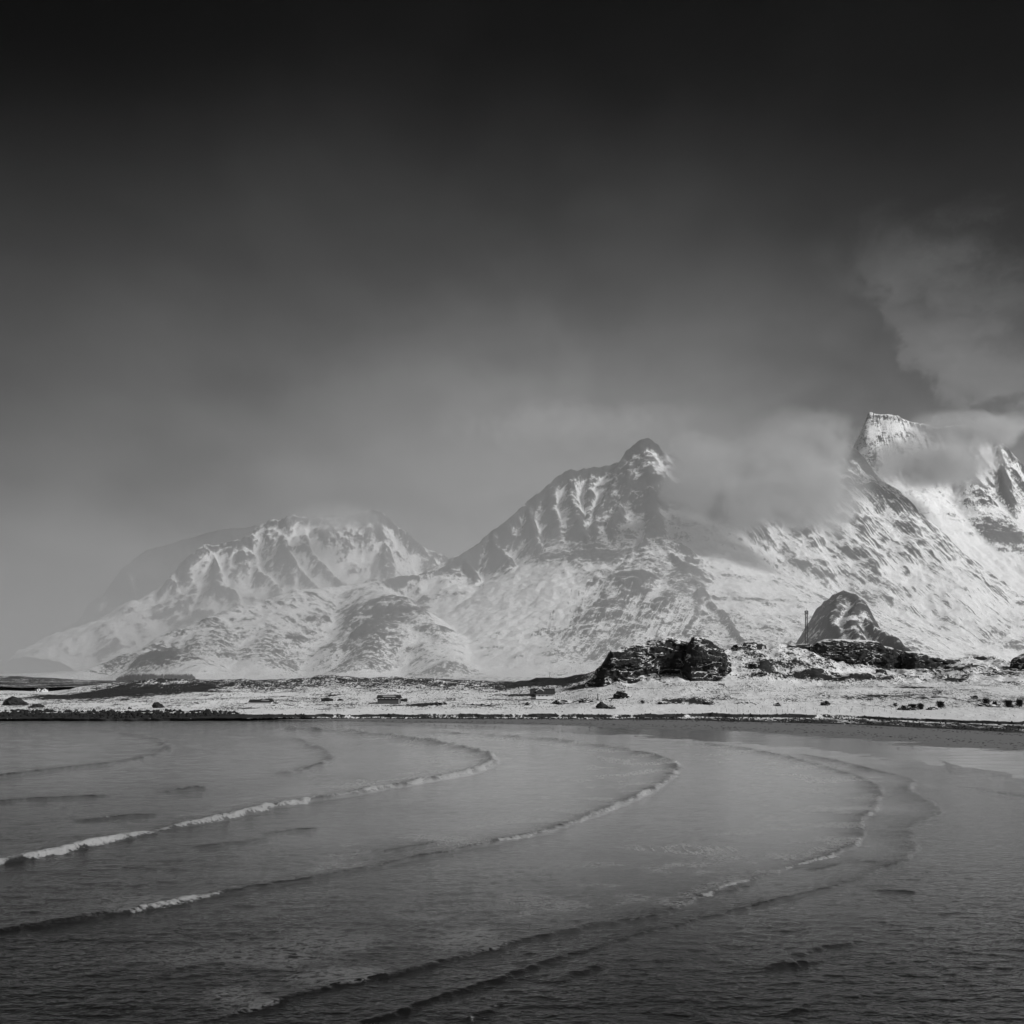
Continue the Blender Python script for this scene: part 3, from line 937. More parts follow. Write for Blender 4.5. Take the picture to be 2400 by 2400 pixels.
waves = [  # photo pixels of the crest, height, crest width, tail, breaking, lace behind, seed
    ([(-200, 2068), (0, 2020), (140, 2000), (260, 1970), (400, 1940), (520, 1922), (600, 1900), (700, 1882), (800, 1868), (900, 1848), (1000, 1832),
      (1090, 1817), (1145, 1798), (1157, 1784), (1140, 1769), (1080, 1753), (980, 1736), (880, 1723), (780, 1714), (650, 1707)], .62, .60, 3.2, 1.25, .8, 1),
    ([(-200, 2228), (0, 2180), (120, 2162), (260, 2142), (420, 2114), (560, 2087), (700, 2062), (850, 2037), (1000, 2007), (1100, 1987), (1200, 1967),
      (1290, 1947), (1400, 1907), (1500, 1868), (1570, 1824), (1589, 1801), (1575, 1786), (1530, 1771), (1450, 1756), (1380, 1746), (1300, 1736),
      (1150, 1724), (1000, 1716)], .36, .46, 2.6, .17, .9, 2),
    ([(380, 2425), (484, 2394), (783, 2310), (963, 2270), (1100, 2237), (1200, 2211), (1386, 2167), (1535, 2149), (1647, 2099), (1740, 2062), (1858, 2031), (1945, 2009),
      (2013, 1972), (2022, 1948), (2007, 1923), (2045, 1905), (2065, 1857), (2045, 1831), (1945, 1800), (1821, 1769), (1740, 1753), (1635, 1741)],
     .22, .34, 2.4, .05, 1.0, 3),
    ([(700, 2440), (1000, 2350), (1262, 2261), (1337, 2236), (1405, 2214), (1535, 2180), (1573, 2168), (1660, 2149), (1760, 2124), (1858, 2102), (1945, 2081), (1970, 2074), (2050, 2046),
      (2125, 2010), (2142, 1985), (2130, 1955), (2135, 1932), (2195, 1912), (2198, 1890), (2150, 1866), (2120, 1846), (2150, 1829), (2050, 1806),
      (1950, 1781), (1850, 1766)], .19, .32, 2.0, .0, .25, 4),
    ([(1760, 2290), (1821, 2261), (1883, 2230), (1976, 2211), (2030, 2198)], .24, .40, 1.4, .0, .1, 5),
    ([(1830, 2388), (1860, 2360), (1900, 2347), (1935, 2345)], .26, .35, 1.0, .0, .0, 6),
    ([(1860, 2268), (1884, 2256), (1908, 2262)], .30, .40, 0.8, .0, .0, 7),
    ([(1270, 2312), (1330, 2287), (1390, 2266), (1430, 2256)], .26, .38, 1.4, .05, .1, 8),
    ([(1060, 2400), (1120, 2368), (1200, 2345)], .22, .38, 1.4, .05, .2, 9),
    ([(-100, 1886), (0, 1879), (60, 1873), (150, 1869), (300, 1863)], .24, .8, 3.0, .0, .2, 10),
    ([(370, 1863), (430, 1850), (500, 1843)], .24, .7, 2.6, .05, .2, 11),
    ([(-100, 1835), (40, 1815), (150, 1800), (290, 1786), (375, 1765), (400, 1750), (330, 1725), (200, 1712)], .26, 1.0, 4.0, .0, .3, 12),
    ([(640, 1818), (720, 1802), (775, 1783), (760, 1760), (690, 1730)], .24, .8, 3.0, .08, .5, 13),
    ([(590, 1958), (700, 1946), (765, 1941)], .16, .5, 1.8, .0, .3, 14),
    ([(420, 1990), (560, 1975), (640, 1962)], .14, .5, 1.8, .0, .3, 15),
    ([(860, 2002), (960, 1988), (1060, 1970)], .24, .45, 1.8, .02, .3, 16),
    ([(1640, 2107), (1720, 2086), (1790, 2072)], .16, .35, 1.2, .0, .2, 17),
    ([(2030, 2090), (2100, 2088), (2160, 2092)], .14, .35, 1.0, .0, .0, 18),
    ([(1780, 2190), (1850, 2180), (1920, 2182)], .14, .35, 1.0, .0, .0, 19),
    ([(1880, 2048), (1990, 2022), (2080, 2020), (2110, 2026)], .16, .35, 1.2, .02, .1, 20),
    ([(150, 1925), (300, 1912), (400, 1908)], .25, .6, 2.0, .1, .6, 21),
    ([(2215, 1840), (2330, 1855), (2420, 1870), (2500, 1868)], .10, .3, 1.0, .0, .0, 22),
    ([(2190, 1775), (2225, 1792), (2235, 1812), (2260, 1820)], .07, .4, 1.0, .0, .0, 23),
    ([(2275, 1782), (2270, 1798), (2300, 1812), (2360, 1822), (2420, 1825)], .07, .4, 1.0, .0, .0, 24),
]
wind = fbm2(WX / 5.2, WD / 2.6, 4, 40, .55)
SeaZ = 0.045 * wind + 0.06 * fbm2(WX / 14, WD / 7, 3, 44)
calm = sstep(-10, 60, WX - (WD - 200) * 0.2)
SeaZ = SeaZ * (1.0 - 0.45 * calm)
# ripples that lie across the lower right, driven by the wind
rp = ridged2(WX / 7.0 + WD / 30, WD / 1.7, 3, 47, .5)
SeaZ = SeaZ + 0.055 * (rp - .4) * sstep(20, 5, WD * 0.09) * (0.4 + 0.6 * sstep(-20, 30, WX))
SeaZ = SeaZ + 0.030 * fbm2(WX / 1.5, WD / .9, 3, 48, .6) * sstep(170, 90, WD)
foam = np.zeros_like(WX)
lace = np.zeros_like(WX)
depth_shade = np.zeros_like(WX)
jx = 0.5 * fbm2(WX / 2.2, WD / 2.2, 3, 50)
for (pts, A, wf, wb, brk, lc, sd) in waves:
    q = np.array([((x - 1200) / F * (EYE * F / (y - HZ)), EYE * F / (y - HZ)) for x, y in pts])
    # rounder line through the points
    for _ in range(2):
        r = [q[0]]
        for i in range(len(q) - 1):
            r += [q[i] * .75 + q[i + 1] * .25, q[i] * .25 + q[i + 1] * .75]
        q = np.array(r + [q[-1]])
    lo, hi_ = q.min(0) - 45, q.max(0) + 45
    sel = (WX > lo[0]) & (WX < hi_[0]) & (WD > lo[1]) & (WD < hi_[1])
    x, y = WX[sel], WD[sel]
    dm = np.full(x.shape, 1e9)
    sg = np.zeros_like(dm)
    tt = np.zeros_like(dm)
    s0 = 0.0
    for i in range(len(q) - 1):
        e = q[i + 1] - q[i]
        l2 = max(e @ e, 1e-6)
        u = np.clip(((x - q[i][0]) * e[0] + (y - q[i][1]) * e[1]) / l2, 0, 1)
        ax, ay = x - q[i][0] - u * e[0], y - q[i][1] - u * e[1]
        dd = ax * ax + ay * ay
        mk = dd < dm
        dm = np.where(mk, dd, dm)
        sg = np.where(mk, np.where(e[0] * ay - e[1] * ax > 0, -1.0, 1.0), sg)
        tt = np.where(mk, s0 + u * math.sqrt(l2), tt)
        s0 += math.sqrt(l2)
    dm = np.sqrt(dm)
    ends = sstep(0, min(8, s0 * .25), tt) * sstep(0, min(8, s0 * .25), s0 - tt)
    s = sg * dm + jx[sel] * min(1.3, wf * 2.4) + 0.9 * wf * fbm2(tt / 6, tt * 0 + sd, 3, sd)
    am = A * np.clip(y / 120.0, .85, 2.3) * np.clip(0.80 + 0.65 * fbm2(tt / 14, tt * 0 + sd * 3, 3, sd + 60), .15, 1.5) * ends
    rs = rowsp[sel]
    wfe = np.maximum(wf, .55 * rs)
    prof = np.where(s > 0, np.exp(-(s / wfe) ** 2), np.exp(s / np.maximum(wb, rs)))
    # hollow just ahead of the crest
    prof = prof - 0.08 * np.exp(-((s - 2.6 * wf) / (1.4 * wf)) ** 2)
    SeaZ[sel] += am * prof
    dw2 = np.maximum(1.1, .8 * rs)
    depth_shade[sel] = np.maximum(depth_shade[sel], np.where(s > 0, np.exp(-(s / np.maximum(.35, .6 * rs)) ** 2), np.exp(s / (1.5 * dw2))) * ends * np.clip(.85 + .8 * fbm2(tt / 5, tt * 0 + sd, 3, sd + 70), 0, 1))
    bk = sstep(0.52 - brk * .9, 0.75 - brk * .65, 0.25 + 0.5 * (fbm2(tt / 11, tt * 0 + sd * 7, 3, sd + 90) + .5)) if brk > 0 else 0 * tt
    wv = np.clip(.85 + .65 * fbm2(tt / 4.5, tt * 0 + sd * 5, 3, sd + 40), .35 if brk > .9 else .12, 1.5)
    band = np.exp(-((s - .25 + .5 * (1 - wv)) / (np.maximum(.62 * (.4 + A * 1.7) * wv, .5 * rs))) ** 2) * np.clip(.35 + wv * .75, 0, 1)
    foam[sel] = np.maximum(foam[sel], band * bk * ends * (1.0 if brk > .9 else .85))
    SeaZ[sel] += 0.10 * band * bk * ends * np.abs(noise2(x / .5, y / .5, sd)) * (A / .6)
    trail = np.where(s < 0, np.exp(s / 24.0), np.exp(-(s / .5) ** 2)) * lc * ends
    if brk > .9:
        trail = np.maximum(trail, np.where(s < 0, np.exp(s / 3.0), 0) * 1.3 * ends)
    lace[sel] = np.maximum(lace[sel], trail * (0.35 + 0.65 * sstep(-.2, .5, fbm2(x / 9, y / 9, 3, sd + 33))))

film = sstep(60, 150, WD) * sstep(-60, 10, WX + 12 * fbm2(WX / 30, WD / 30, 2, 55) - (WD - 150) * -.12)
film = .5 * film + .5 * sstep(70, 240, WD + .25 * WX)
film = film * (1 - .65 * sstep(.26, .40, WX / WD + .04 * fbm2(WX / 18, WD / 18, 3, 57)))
film = film * (1 - .92 * np.clip(depth_shade, 0, 1))  # wave fronts darkened in the colour: painted shade as well as thicker water
m_sea, g, b = new_mat('sea_water')
p = g.pos()
fo = g.attr('foam').outputs['Fac']
lc_ = g.attr('lace').outputs['Fac']
na = g.noise(g.vm('MULTIPLY', p, (0.55, 1.0, 1.0)), 0.95, 4.0, 0.62).outputs[0]
nb = g.noise(g.vm('MULTIPLY', p, (0.7, 1.0, 1.0)), 3.1, 4.0, 0.6).outputs[0]
far_ = g.smooth(g.sep(p)[1], 110.0, 200.0)
lw = g.noise(g.vm('MULTIPLY', p, g.comb(g.lerp(0.6, 0.75, far_), g.lerp(1.0, 0.13, far_), 1.0)), 1.25, 5.0, 0.72, dist=0.15).outputs[0]
rid = g.m('SUBTRACT', 1.0, g.mul(g.m('ABSOLUTE', g.m('SUBTRACT', lw, 0.5)), 9.0))
fn = g.noise(p, 2.4, 5.0, 0.7).outputs[0]
lace_m = g.mul(g.smooth(g.add(rid, g.mul(lc_, 0.8)), 0.80, 1.6), g.smooth(lc_, 0.03, 0.6), g.lerp(0.22, 0.55, g.attr('film').outputs['Fac']))
crest_m = g.smooth(g.add(fo, g.mul(g.m('SUBTRACT', fn, 0.5), 2.0)), 0.45, 1.05)
fm = g.m('MAXIMUM', lace_m, crest_m, clamp=True)
foam_v = g.lerp(0.62, 0.33, crest_m)
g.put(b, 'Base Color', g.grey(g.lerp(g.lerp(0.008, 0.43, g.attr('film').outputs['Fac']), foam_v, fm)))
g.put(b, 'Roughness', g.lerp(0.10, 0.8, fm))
b.inputs['IOR'].default_value = 1.333
fl_ = g.attr('film').outputs['Fac']
h = g.add(g.mul(g.add(g.mul(na, 0.14), g.mul(nb, 0.08)), g.lerp(1.0, 0.95, fl_)), g.mul(fm, 0.05))
g.put(b, 'Normal', g.bump(h, 1.0, 1.0))
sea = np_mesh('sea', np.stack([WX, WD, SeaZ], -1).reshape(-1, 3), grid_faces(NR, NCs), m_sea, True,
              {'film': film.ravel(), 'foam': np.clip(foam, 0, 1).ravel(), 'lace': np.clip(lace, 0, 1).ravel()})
tag(sea, 'dark rippled sea with curved lines of small breaking waves', kind='structure')

# ------------------------------------------------------------------ materials for things
m_rock, g, b = new_mat('black_rock')
p = g.pos()
ge = g.n.new('ShaderNodeNewGeometry')
nz = g.sep(ge.outputs['Normal'])[2]
n1 = g.noise(p, 0.22, 7.0, 0.68).outputs[0]
n2 = g.noise(p, 1.1, 6.0, 0.7).outputs[0]
n3 = g.noise(g.vm('MULTIPLY', p, (.35, .35, 1.3)), 0.5, 5.0, 0.6).outputs[0]
sn = g.add(nz, g.mul(g.m('SUBTRACT', n1, .5), 0.7), g.mul(g.m('SUBTRACT', n2, .5), 0.4))
nv_ = g.noise(g.vm('MULTIPLY', p, (.55, .55, 1.5)), 0.16, 4.0, 0.6, dist=.5).outputs[0]
ncov = g.noise(p, 0.07, 3.0, 0.5).outputs[0]
vein = g.mul(g.smooth(g.m('ABSOLUTE', g.m('SUBTRACT', nv_, .5)), .022, .006), g.smooth(g.add(ncov, g.mul(n2, .3)), .60, .72))
smask = g.m('MAXIMUM', g.smooth(sn, 0.82, 0.95), vein)
g.put(b, 'Base Color', g.grey(g.lerp(g.add(0.005, g.mul(n3, n2, 0.05)), 0.80, smask)))
b.inputs['Roughness'].default_value = 0.8
b.inputs['Specular IOR Level'].default_value = 0.25
g.put(b, 'Normal', g.bump(g.add(g.mul(n1, 1.2), g.mul(n2, .35)), 1.0, .9))
m_bare = plain_mat('bare_dark_rock', .028, .8, .5, 1.2, .25, .15)

m_tuss = plain_mat('withered_grass', .035, .9, .5, .5, .1)
m_scrub = plain_mat('dark_scrub', .022, .9, .5, .6, .1)
m_darkwood = plain_mat('tarred_boards', .045, .75, .25, 1.5)
m_greywood = plain_mat('weathered_boards', .075, .8, .2, 1.2)
m_roofdark = plain_mat('dark_roof_sheet', .030, .6, .3, .8)
m_roofrib = plain_mat('roof_rib', .085, .6, .2, .8)
m_white = plain_mat('white_paint', .74, .6, .06, .6)
m_pane = plain_mat('window_glass', .02, .15, .2, 1.0, .6)
m_snowc = plain_mat('snow_cover', .80, .85, .05, .6, .15)
m_thin = plain_mat('thin_snow', .30, .85, .4, .8, .15)
m_steel = plain_mat('galvanised_steel', .10, .5, .2, 2.0)
m_panel = plain_mat('antenna_cover', .16, .5, .1, 2.0)
m_post = plain_mat('old_fence_post', .05, .9, .3, 3.0)
m_trunk = plain_mat('bark', .03, .9, .3, 3.0)
m_needle = plain_mat('dark_needles', .016, .85, .5, 1.5, .15)
m_far_needle = plain_mat('distant_needles', .03, .9, .3, .4, .1)
m_bird = plain_mat('gull_feathers', .09, .8, .5, 6.0)
m_birdw = plain_mat('gull_wing', .05, .8, .3, 6.0)
m_kelp = plain_mat('seaweed', .012, .5, .5, 1.0, .4)


# ------------------------------------------------------------------ crags and boulders
def crag(label, top, foot_, D, depth, seed, nu=150, nv=110, power=.42, amp=1.6, drop=2.5):
    top, foot_ = np.array(top, float), np.array(foot_, float)
    px = np.linspace(top[0, 0], top[-1, 0], nu)
    zt = EYE + (HZ - np.interp(px, top[:, 0], top[:, 1])) / F * D
    zb = EYE + (HZ - np.interp(px, foot_[:, 0], foot_[:, 1])) / F * D - drop
    x = (px - 1200) / F * D
    nf = int(nv * .62)
    sf = np.linspace(0, 1, nf)
    ph = np.concatenate([np.arcsin(np.clip(sf ** (1 / power), 0, 1)), np.linspace(math.pi / 2, math.pi, nv - nf + 1)[1:]])
    c = -np.sign(np.cos(ph)) * np.abs(np.cos(ph)) ** .8
    s = np.sin(ph) ** power
    X = x[None] + 0 * ph[:, None]
    endt = np.minimum(np.arange(nu), np.arange(nu)[::-1]) / (nu * .16)
    wid = np.clip(endt, 0.25, 1)[None]
    Yv = D + depth * (0.25 + c[:, None]) * wid
    Z = zb[None] + (zt - zb)[None] * s[:, None]
    # blocky relief with tilted bedding
    n = fbm3(X / 9, Yv / 9, Z / 6, 5, seed, .55)
    r = 1 - 2 * np.abs(noise3(X / 6 + Z / 9, Yv / 7, Z / 4.5 - X / 14, seed + 5))
    r2 = 1 - 2 * np.abs(noise3(X / 2.4 + Z / 5, Yv / 2.4, Z / 1.5 - X / 8, seed + 7))
    st = np.floor((Z + X * .12 + 2.0 * n) / 3.2)
    stp = noise2(st * 1.7 + X / 40, st * .9, seed + 3)
    disp = amp * (0.8 * n + .42 * r + .13 * r2 + 1.0 * stp)
    ny = c[:, None] * np.ones_like(X)
    nzv = np.sin(ph)[:, None] * np.ones_like(X)
    Yv = Yv + disp * ny * 1.4
    Z = Z + disp * nzv * np.where(ph[:, None] < 1.9, .28, .2)
    X = X + .35 * amp * fbm3(X / 5, Yv / 5, Z / 5, 3, seed + 11)
    V = np.stack([X, Yv, Z], -1).reshape(-1, 3)
    o = np_mesh('rock_crag', V, grid_faces(nv, nu), m_rock, True)
    o.data.set_sharp_from_angle(angle=math.radians(38))
    return tag(o, label, 'rock')


crag('broad black crag with a rounded back and snow veins on its face',
     [(1372, 1600), (1390, 1590), (1400, 1568), (1420, 1550), (1432, 1524), (1470, 1514), (1490, 1509), (1510, 1507), (1550, 1493), (1568, 1491), (1600, 1499), (1618, 1506), (1632, 1530)],
     [(1372, 1606), (1400, 1602), (1450, 1594), (1560, 1585), (1632, 1575)], 640, 14, 3)
crag('pointed black crag beside the broad one, split from it by a snow gully',
     [(1596, 1582), (1606, 1545), (1616, 1510), (1627, 1492), (1650, 1494), (1668, 1503), (1692, 1522), (1712, 1548), (1704, 1570)][:8],
     [(1596, 1590), (1640, 1583), (1690, 1578), (1712, 1566)], 622, 11, 8, 100, 110)
crag('small dark crag on the skyline between the pointed crag and the mast',
     [(1712, 1522), (1722, 1512), (1742, 1504), (1762, 1502), (1780, 1506), (1795, 1512)], [(1712, 1526), (1795, 1520)], 690, 7, 12, 70, 40, amp=.8, drop=3)
crag('low dark skyline rock just left of the mast foot', [(1838, 1520), (1852, 1511), (1870, 1510), (1892, 1508), (1904, 1512)], [(1838, 1524), (1904, 1522)], 696, 6, 15, 60, 36, amp=.6, drop=3)
crag('long black cliff running right from the mast along the skyline',
     [(1898, 1520), (1915, 1506), (1935, 1499), (1975, 1498), (2030, 1500), (2058, 1504), (2068, 1512), (2095, 1520), (2118, 1527)],
     [(1898, 1530), (1950, 1535), (1990, 1546), (2010, 1562), (2060, 1574), (2118, 1582)], 690, 12, 19, 190, 110, amp=1.7)
crag('squared end block of the long black cliff',
     [(2112, 1532), (2122, 1526), (2150, 1528), (2175, 1536), (2200, 1541), (2240, 1544), (2252, 1550)], [(2112, 1582), (2150, 1586), (2180, 1580), (2252, 1560)], 684, 9, 24, 110, 90, amp=1.3)
crag('low rock ledge in snow beneath the long cliff', [(1862, 1586), (1880, 1572), (1905, 1565), (1930, 1566), (1960, 1576), (1985, 1584)], [(1862, 1592), (1985, 1592)], 648, 7, 28, 90, 40, amp=.9, drop=4)
crag('second rock ledge stepping down to the right under the long cliff', [(1975, 1594), (1995, 1582), (2020, 1577), (2050, 1584), (2075, 1591), (2090, 1597)], [(1975, 1602), (2090, 1602)], 640, 7, 33, 90, 40, amp=.9, drop=4)
crag('isolated black boulder block at the foot of the cliff', [(2052, 1580), (2056, 1568), (2064, 1566), (2076, 1571), (2080, 1580)], [(2052, 1584), (2080, 1584)], 645, 3, 36, 40, 30, amp=.5, drop=3)
crag('dark slabs tilting down beside the end of the cliff', [(2205, 1580), (2225, 1562), (2250, 1553), (2275, 1552), (2300, 1558), (2318, 1566)], [(2205, 1586), (2318, 1578)], 660, 7, 41, 80, 40, amp=1.0, drop=4)
crag('dark dome on the skyline near the picture edge', [(2282, 1542), (2292, 1537), (2302, 1536), (2314, 1542)], [(2282, 1545), (2314, 1545)], 700, 4, 44, 40, 24, amp=.4, drop=3)
crag('dark layered rocks low on the slope near the picture edge', [(2318, 1592), (2335, 1580), (2362, 1570), (2385, 1578), (2400, 1590)], [(2318, 1602), (2400, 1602)], 625, 7, 47, 80, 40, amp=1.1, drop=4)
crag('tall black outcrop cut off by the picture edge', [(2368, 1568), (2378, 1548), (2390, 1540), (2405, 1532), (2430, 1524), (2470, 1530), (2490, 1560)], [(2368, 1576), (2490, 1600)], 640, 9, 51, 90, 60, amp=1.2, drop=4)
crag('dark tilted ledge on the snow slope above the shrub row', [(2118, 1612), (2135, 1606), (2150, 1612), (2162, 1621)], [(2118, 1618), (2162, 1624)], 590, 3, 55, 50, 24, amp=.5, drop=3)


def boulder(label, px, py, wpx, hpx, seed, D=None, flat=1.0, mat=None):
    """a rock half sunk in the ground; py is its foot"""
    if D is None:
        D, zb = land_hit(px, py)
    else:
        zb = land_z(px, D)
    x = (px - 1200) / F * D
    w, h = wpx * D / F / 2, hpx * D / F
    bm = bmesh.new()
    bmesh.ops.create_icosphere(bm, subdivisions=4, radius=1.0)
    c = np.array([v.co for v in bm.verts])
    n = fbm3(c[:, 0] * 1.4, c[:, 1] * 1.4, c[:, 2] * 1.4, 4, seed, .6)
    stp = np.round((c[:, 2] + n * .3) * 3.5) / 3.5
    k = 1 + .38 * n + .10 * np.sin(c[:, 0] * 5 + seed)
    c2 = c * k[:, None]
    c2[:, 2] = .8 * c2[:, 2] + .2 * stp
    for v, q in zip(bm.verts, c2):
        v.co = (q[0] * w, q[1] * w * .8, q[2] * h * .95)
    me = bpy.data.meshes.new('boulder')
    bm.to_mesh(me)
    bm.free()
    for pl in me.polygons:
        pl.use_smooth = True
    me.set_sharp_from_angle(angle=math.radians(30))
    me.materials.append(mat or m_rock)
    o = bpy.data.objects.new('boulder', me)
    o.location = (x, D, zb + h * .10)
    COL.objects.link(o)
    return tag(o, label, 'rock')


boulder('large black boulder on the snowy shore at the picture edge', 36, 1653, 50, 15, 1, mat=m_bare)
boulder('flat dark rock next to the large black boulder', 86, 1658, 32, 8, 2, mat=m_bare)
boulder('round dark boulder alone in the snow above the scrub shore', 370, 1659, 28, 11, 3, mat=m_bare)
boulder('tiny dark stone between the two shore boulders', 304, 1662, 8, 4, 4, mat=m_bare)
boulder('low black rock beside the end wall of the grey boathouse', 946, 1644, 19, 6, 5, mat=m_bare)
boulder('dark rock on the snow between the low shed and the boathouse', 767, 1643, 26, 7, 6, mat=m_bare)
boulder('small dark stone just right of the rock between shed and boathouse', 797, 1642, 14, 4, 7, mat=m_bare)
boulder('black angular rock below the broad crag, above the lone post', 1458, 1636, 38, 15, 8)
boulder('squat black rock by the road right of the lone post', 1410, 1660, 28, 12, 9, mat=m_bare)
boulder('low rock touching the squat black roadside rock', 1430, 1661, 22, 7, 10)
boulder('long low rock on the verge left of the white house', 1143, 1655, 40, 6, 11)
boulder('dark rock on the meadow between boathouse and white house', 1028, 1650, 36, 7, 12)
boulder('dark knob on the slope under the house terrace', 1237, 1653, 12, 7, 13)
boulder('dark flat rock in the bank just right of the white house', 1320, 1650, 50, 10, 14)
boulder('dark rock hump between the white house bank and the lone post', 1372, 1646, 34, 8, 15)
boulder('dark boulder in the brown hummock under the pointed crag', 1660, 1651, 30, 8, 16)
boulder('dark rock at the left end of the brown hummock', 1555, 1650, 26, 6, 17)
boulder('lone flat rock on the open snow slope below the crags', 1692, 1605, 16, 4, 18)
boulder('split dark rock above the fence by the shore road', 1822, 1655, 16, 7, 19)
boulder('dark knobbly rock on the slope above the fence', 1935, 1653, 20, 9, 20)
boulder('dark rock at the foot of the shrub row', 2122, 1664, 34, 9, 21)
boulder('flat dark rock lying between two shrubs', 2184, 1664, 24, 6, 22)
boulder('dark rock low under the tall rounded shrub', 2305, 1655, 22, 6, 23)
boulder('dark slab under the small crooked shrub', 2335, 1667, 34, 6, 24)
boulder('dark rock on the slope high above the shrubs', 2285, 1637, 16, 6, 25)
boulder('dark rock low on the slope between the pointed crag and the mast', 1783, 1583, 30, 8, 26)
boulder('dark rock streak on the slope left of the mast', 1770, 1563, 34, 9, 27)

# ------------------------------------------------------------------ rubble and scrub along the shore, tussocks on the heath
rnd = np.random.RandomState(11)


def clumps(name, label, P, W, H, mat, sides=4, lean=.35):
    """many small pointed clumps in one mesh"""
    n = len(P)
    ang = rnd.uniform(0, 6.28, n)[:, None] + np.arange(sides)[None] * 2 * math.pi / sides
    rad = W[:, None] * rnd.uniform(.6, 1.25, (n, sides)) * .5
    bx = P[:, 0, None] + np.cos(ang) * rad
    by = P[:, 1, None] + np.sin(ang) * rad
    bz = P[:, 2, None] - .12 + 0 * ang
    mx = P[:, 0, None] + np.cos(ang + .5) * rad * .75
    my = P[:, 1, None] + np.sin(ang + .5) * rad * .75
    mz = P[:, 2, None] + H[:, None] * rnd.uniform(.45, .85, (n, sides))
    tp = np.stack([P[:, 0] + lean * W * rnd.uniform(-.5, .5, n), P[:, 1], P[:, 2] + H], -1)[:, None]
    V = np.concatenate([np.stack([bx, by, bz], -1), np.stack([mx, my, mz], -1), tp], 1)
    k = 2 * sides + 1
    f = []
    for i in range(sides):
        j = (i + 1) % sides
        f += [(i, j, sides + i), (j, sides + j, sides + i), (sides + i, sides + j, 2 * sides)]
    Fc = (np.arange(n)[:, None, None] * k + np.array(f)[None]).reshape(-1, 3)
    o = np_mesh(name, V.reshape(-1, 3), Fc, mat, False)
    return tag(o, label, kind='stuff')


def scatter(n, k0, k1, dens, px0=-60, px1=2460):
    """random points on the land between two profile rows, kept with probability dens(px, x, y, k)"""
    r0, r1 = np.searchsorted(LK[:, 0], [k0, k1])
    px = rnd.uniform(px0, px1, n)
    # even in area: pick distance between the two profile lines of that column
    j = np.clip(((px - PXC[0]) / (PXC[1] - PXC[0])), 0, NC - 1).astype(int)
    t = rnd.uniform(0, 1, n)
    Da = LD[r0, j] + (LD[min(r1, len(LD) - 1), j] - LD[r0, j]) * t
    # row lookup by bisection along each column
    idx = np.array([np.searchsorted(LD[:, jj], dd) for jj, dd in zip(j, Da)])
    idx = np.clip(idx, 1, len(LD) - 1)
    d_a, d_b = LD[idx - 1, j], LD[idx, j]
    u = np.clip((Da - d_a) / np.maximum(d_b - d_a, 1e-6), 0, 1)
    z = LZ[idx - 1, j] + (LZ[idx, j] - LZ[idx - 1, j]) * u
    dk = dark[idx, j]
    x = (px - 1200) / F * Da
    keep = rnd.uniform(0, 1, n) < dens(px, x, Da, LK[idx, j], dk)
    return np.stack([x, Da, z], -1)[keep], px[keep]


def heath_density(px, x, y, k, dk):
    d_ = sstep(-.35, .55, fbm2(x / 22, y / 40, 4, 21) + .35 * fbm2(x / 5, y / 9, 2, 22))
    d_ = d_ * (.18 + .82 * sstep(-.55, .0, dk))
    d_ = d_ * np.where(px < 560, 1.25, 1.0) * np.where((px > 560) & (k < 4.28), .10, 1.0)
    return np.clip(1.25 * d_ + .05, 0, 1)


P1, _ = scatter(120000, 4.0, 6.4, heath_density)
clumps('tussock_grass', 'dark withered grass tussocks poking through the snow on the heath', P1,
       rnd.uniform(.22, .62, len(P1)), rnd.uniform(.08, .30, len(P1)) * rnd.uniform(.5, 1, len(P1)), m_tuss, 3)


def fringe(px, x, y, k, dk):
    left = sstep(620, 430, px) * np.clip(.35 + 1.1 * sstep(-.3, .4, fbm2(x / 7, y / 5, 3, 27)), 0, 1)
    right = .16 + .30 * sstep(.0, .5, fbm2(x / 10, y / 4, 3, 24))
    return np.clip(np.where(k < 3.2, np.maximum(left, right), left * .8 * sstep(.0, .4, fbm2(x / 9, y / 6, 3, 25) + .25)), 0, 1)


P2, pxk = scatter(15000, 1.1, 4.06, fringe)
sz = np.where(pxk < 560, .35 + 1.9 * rnd.uniform(0, 1, len(P2)) ** 3, rnd.uniform(.3, .8, len(P2)))
clumps('shore_scrub', 'black scrub, stones and seaweed along the edge of the shore', P2, sz, sz * rnd.uniform(.35, .7, len(P2)), m_scrub, 5, .2)
# line of wrack on the sand
n = 1500
px = rnd.uniform(640, 2440, n)
j = np.clip((px - SPX[0]) / (SPX[1] - SPX[0]), 0, NS - 1).astype(int)
q = np.where(rnd.uniform(0, 1, n) < .45, rnd.normal(.93, .03, n), rnd.normal(.62, .06, n))
q = np.clip(q, .3, .99)
Dk = dw_[j] + (df_[j] - dw_[j]) * q
P3 = np.stack([(px - 1200) / F * Dk, Dk, np.array([sand_z(a_, b_) for a_, b_ in zip(px, Dk)])], -1)
clumps('wrack', 'thin line of dark seaweed and pebbles left on the wet sand', P3, rnd.uniform(.25, 1.1, n), rnd.uniform(.04, .14, n), m_kelp, 5, .1)


# ------------------------------------------------------------------ houses and sheds
def sited(name, px, py, rz=0.0, D=None):
    if D is None:
        D, z = land_hit(px, py)
    else:
        z = EYE + (HZ - py) / F * D
    return empty(name, ((px - 1200) / F * D, D, z), rz), D


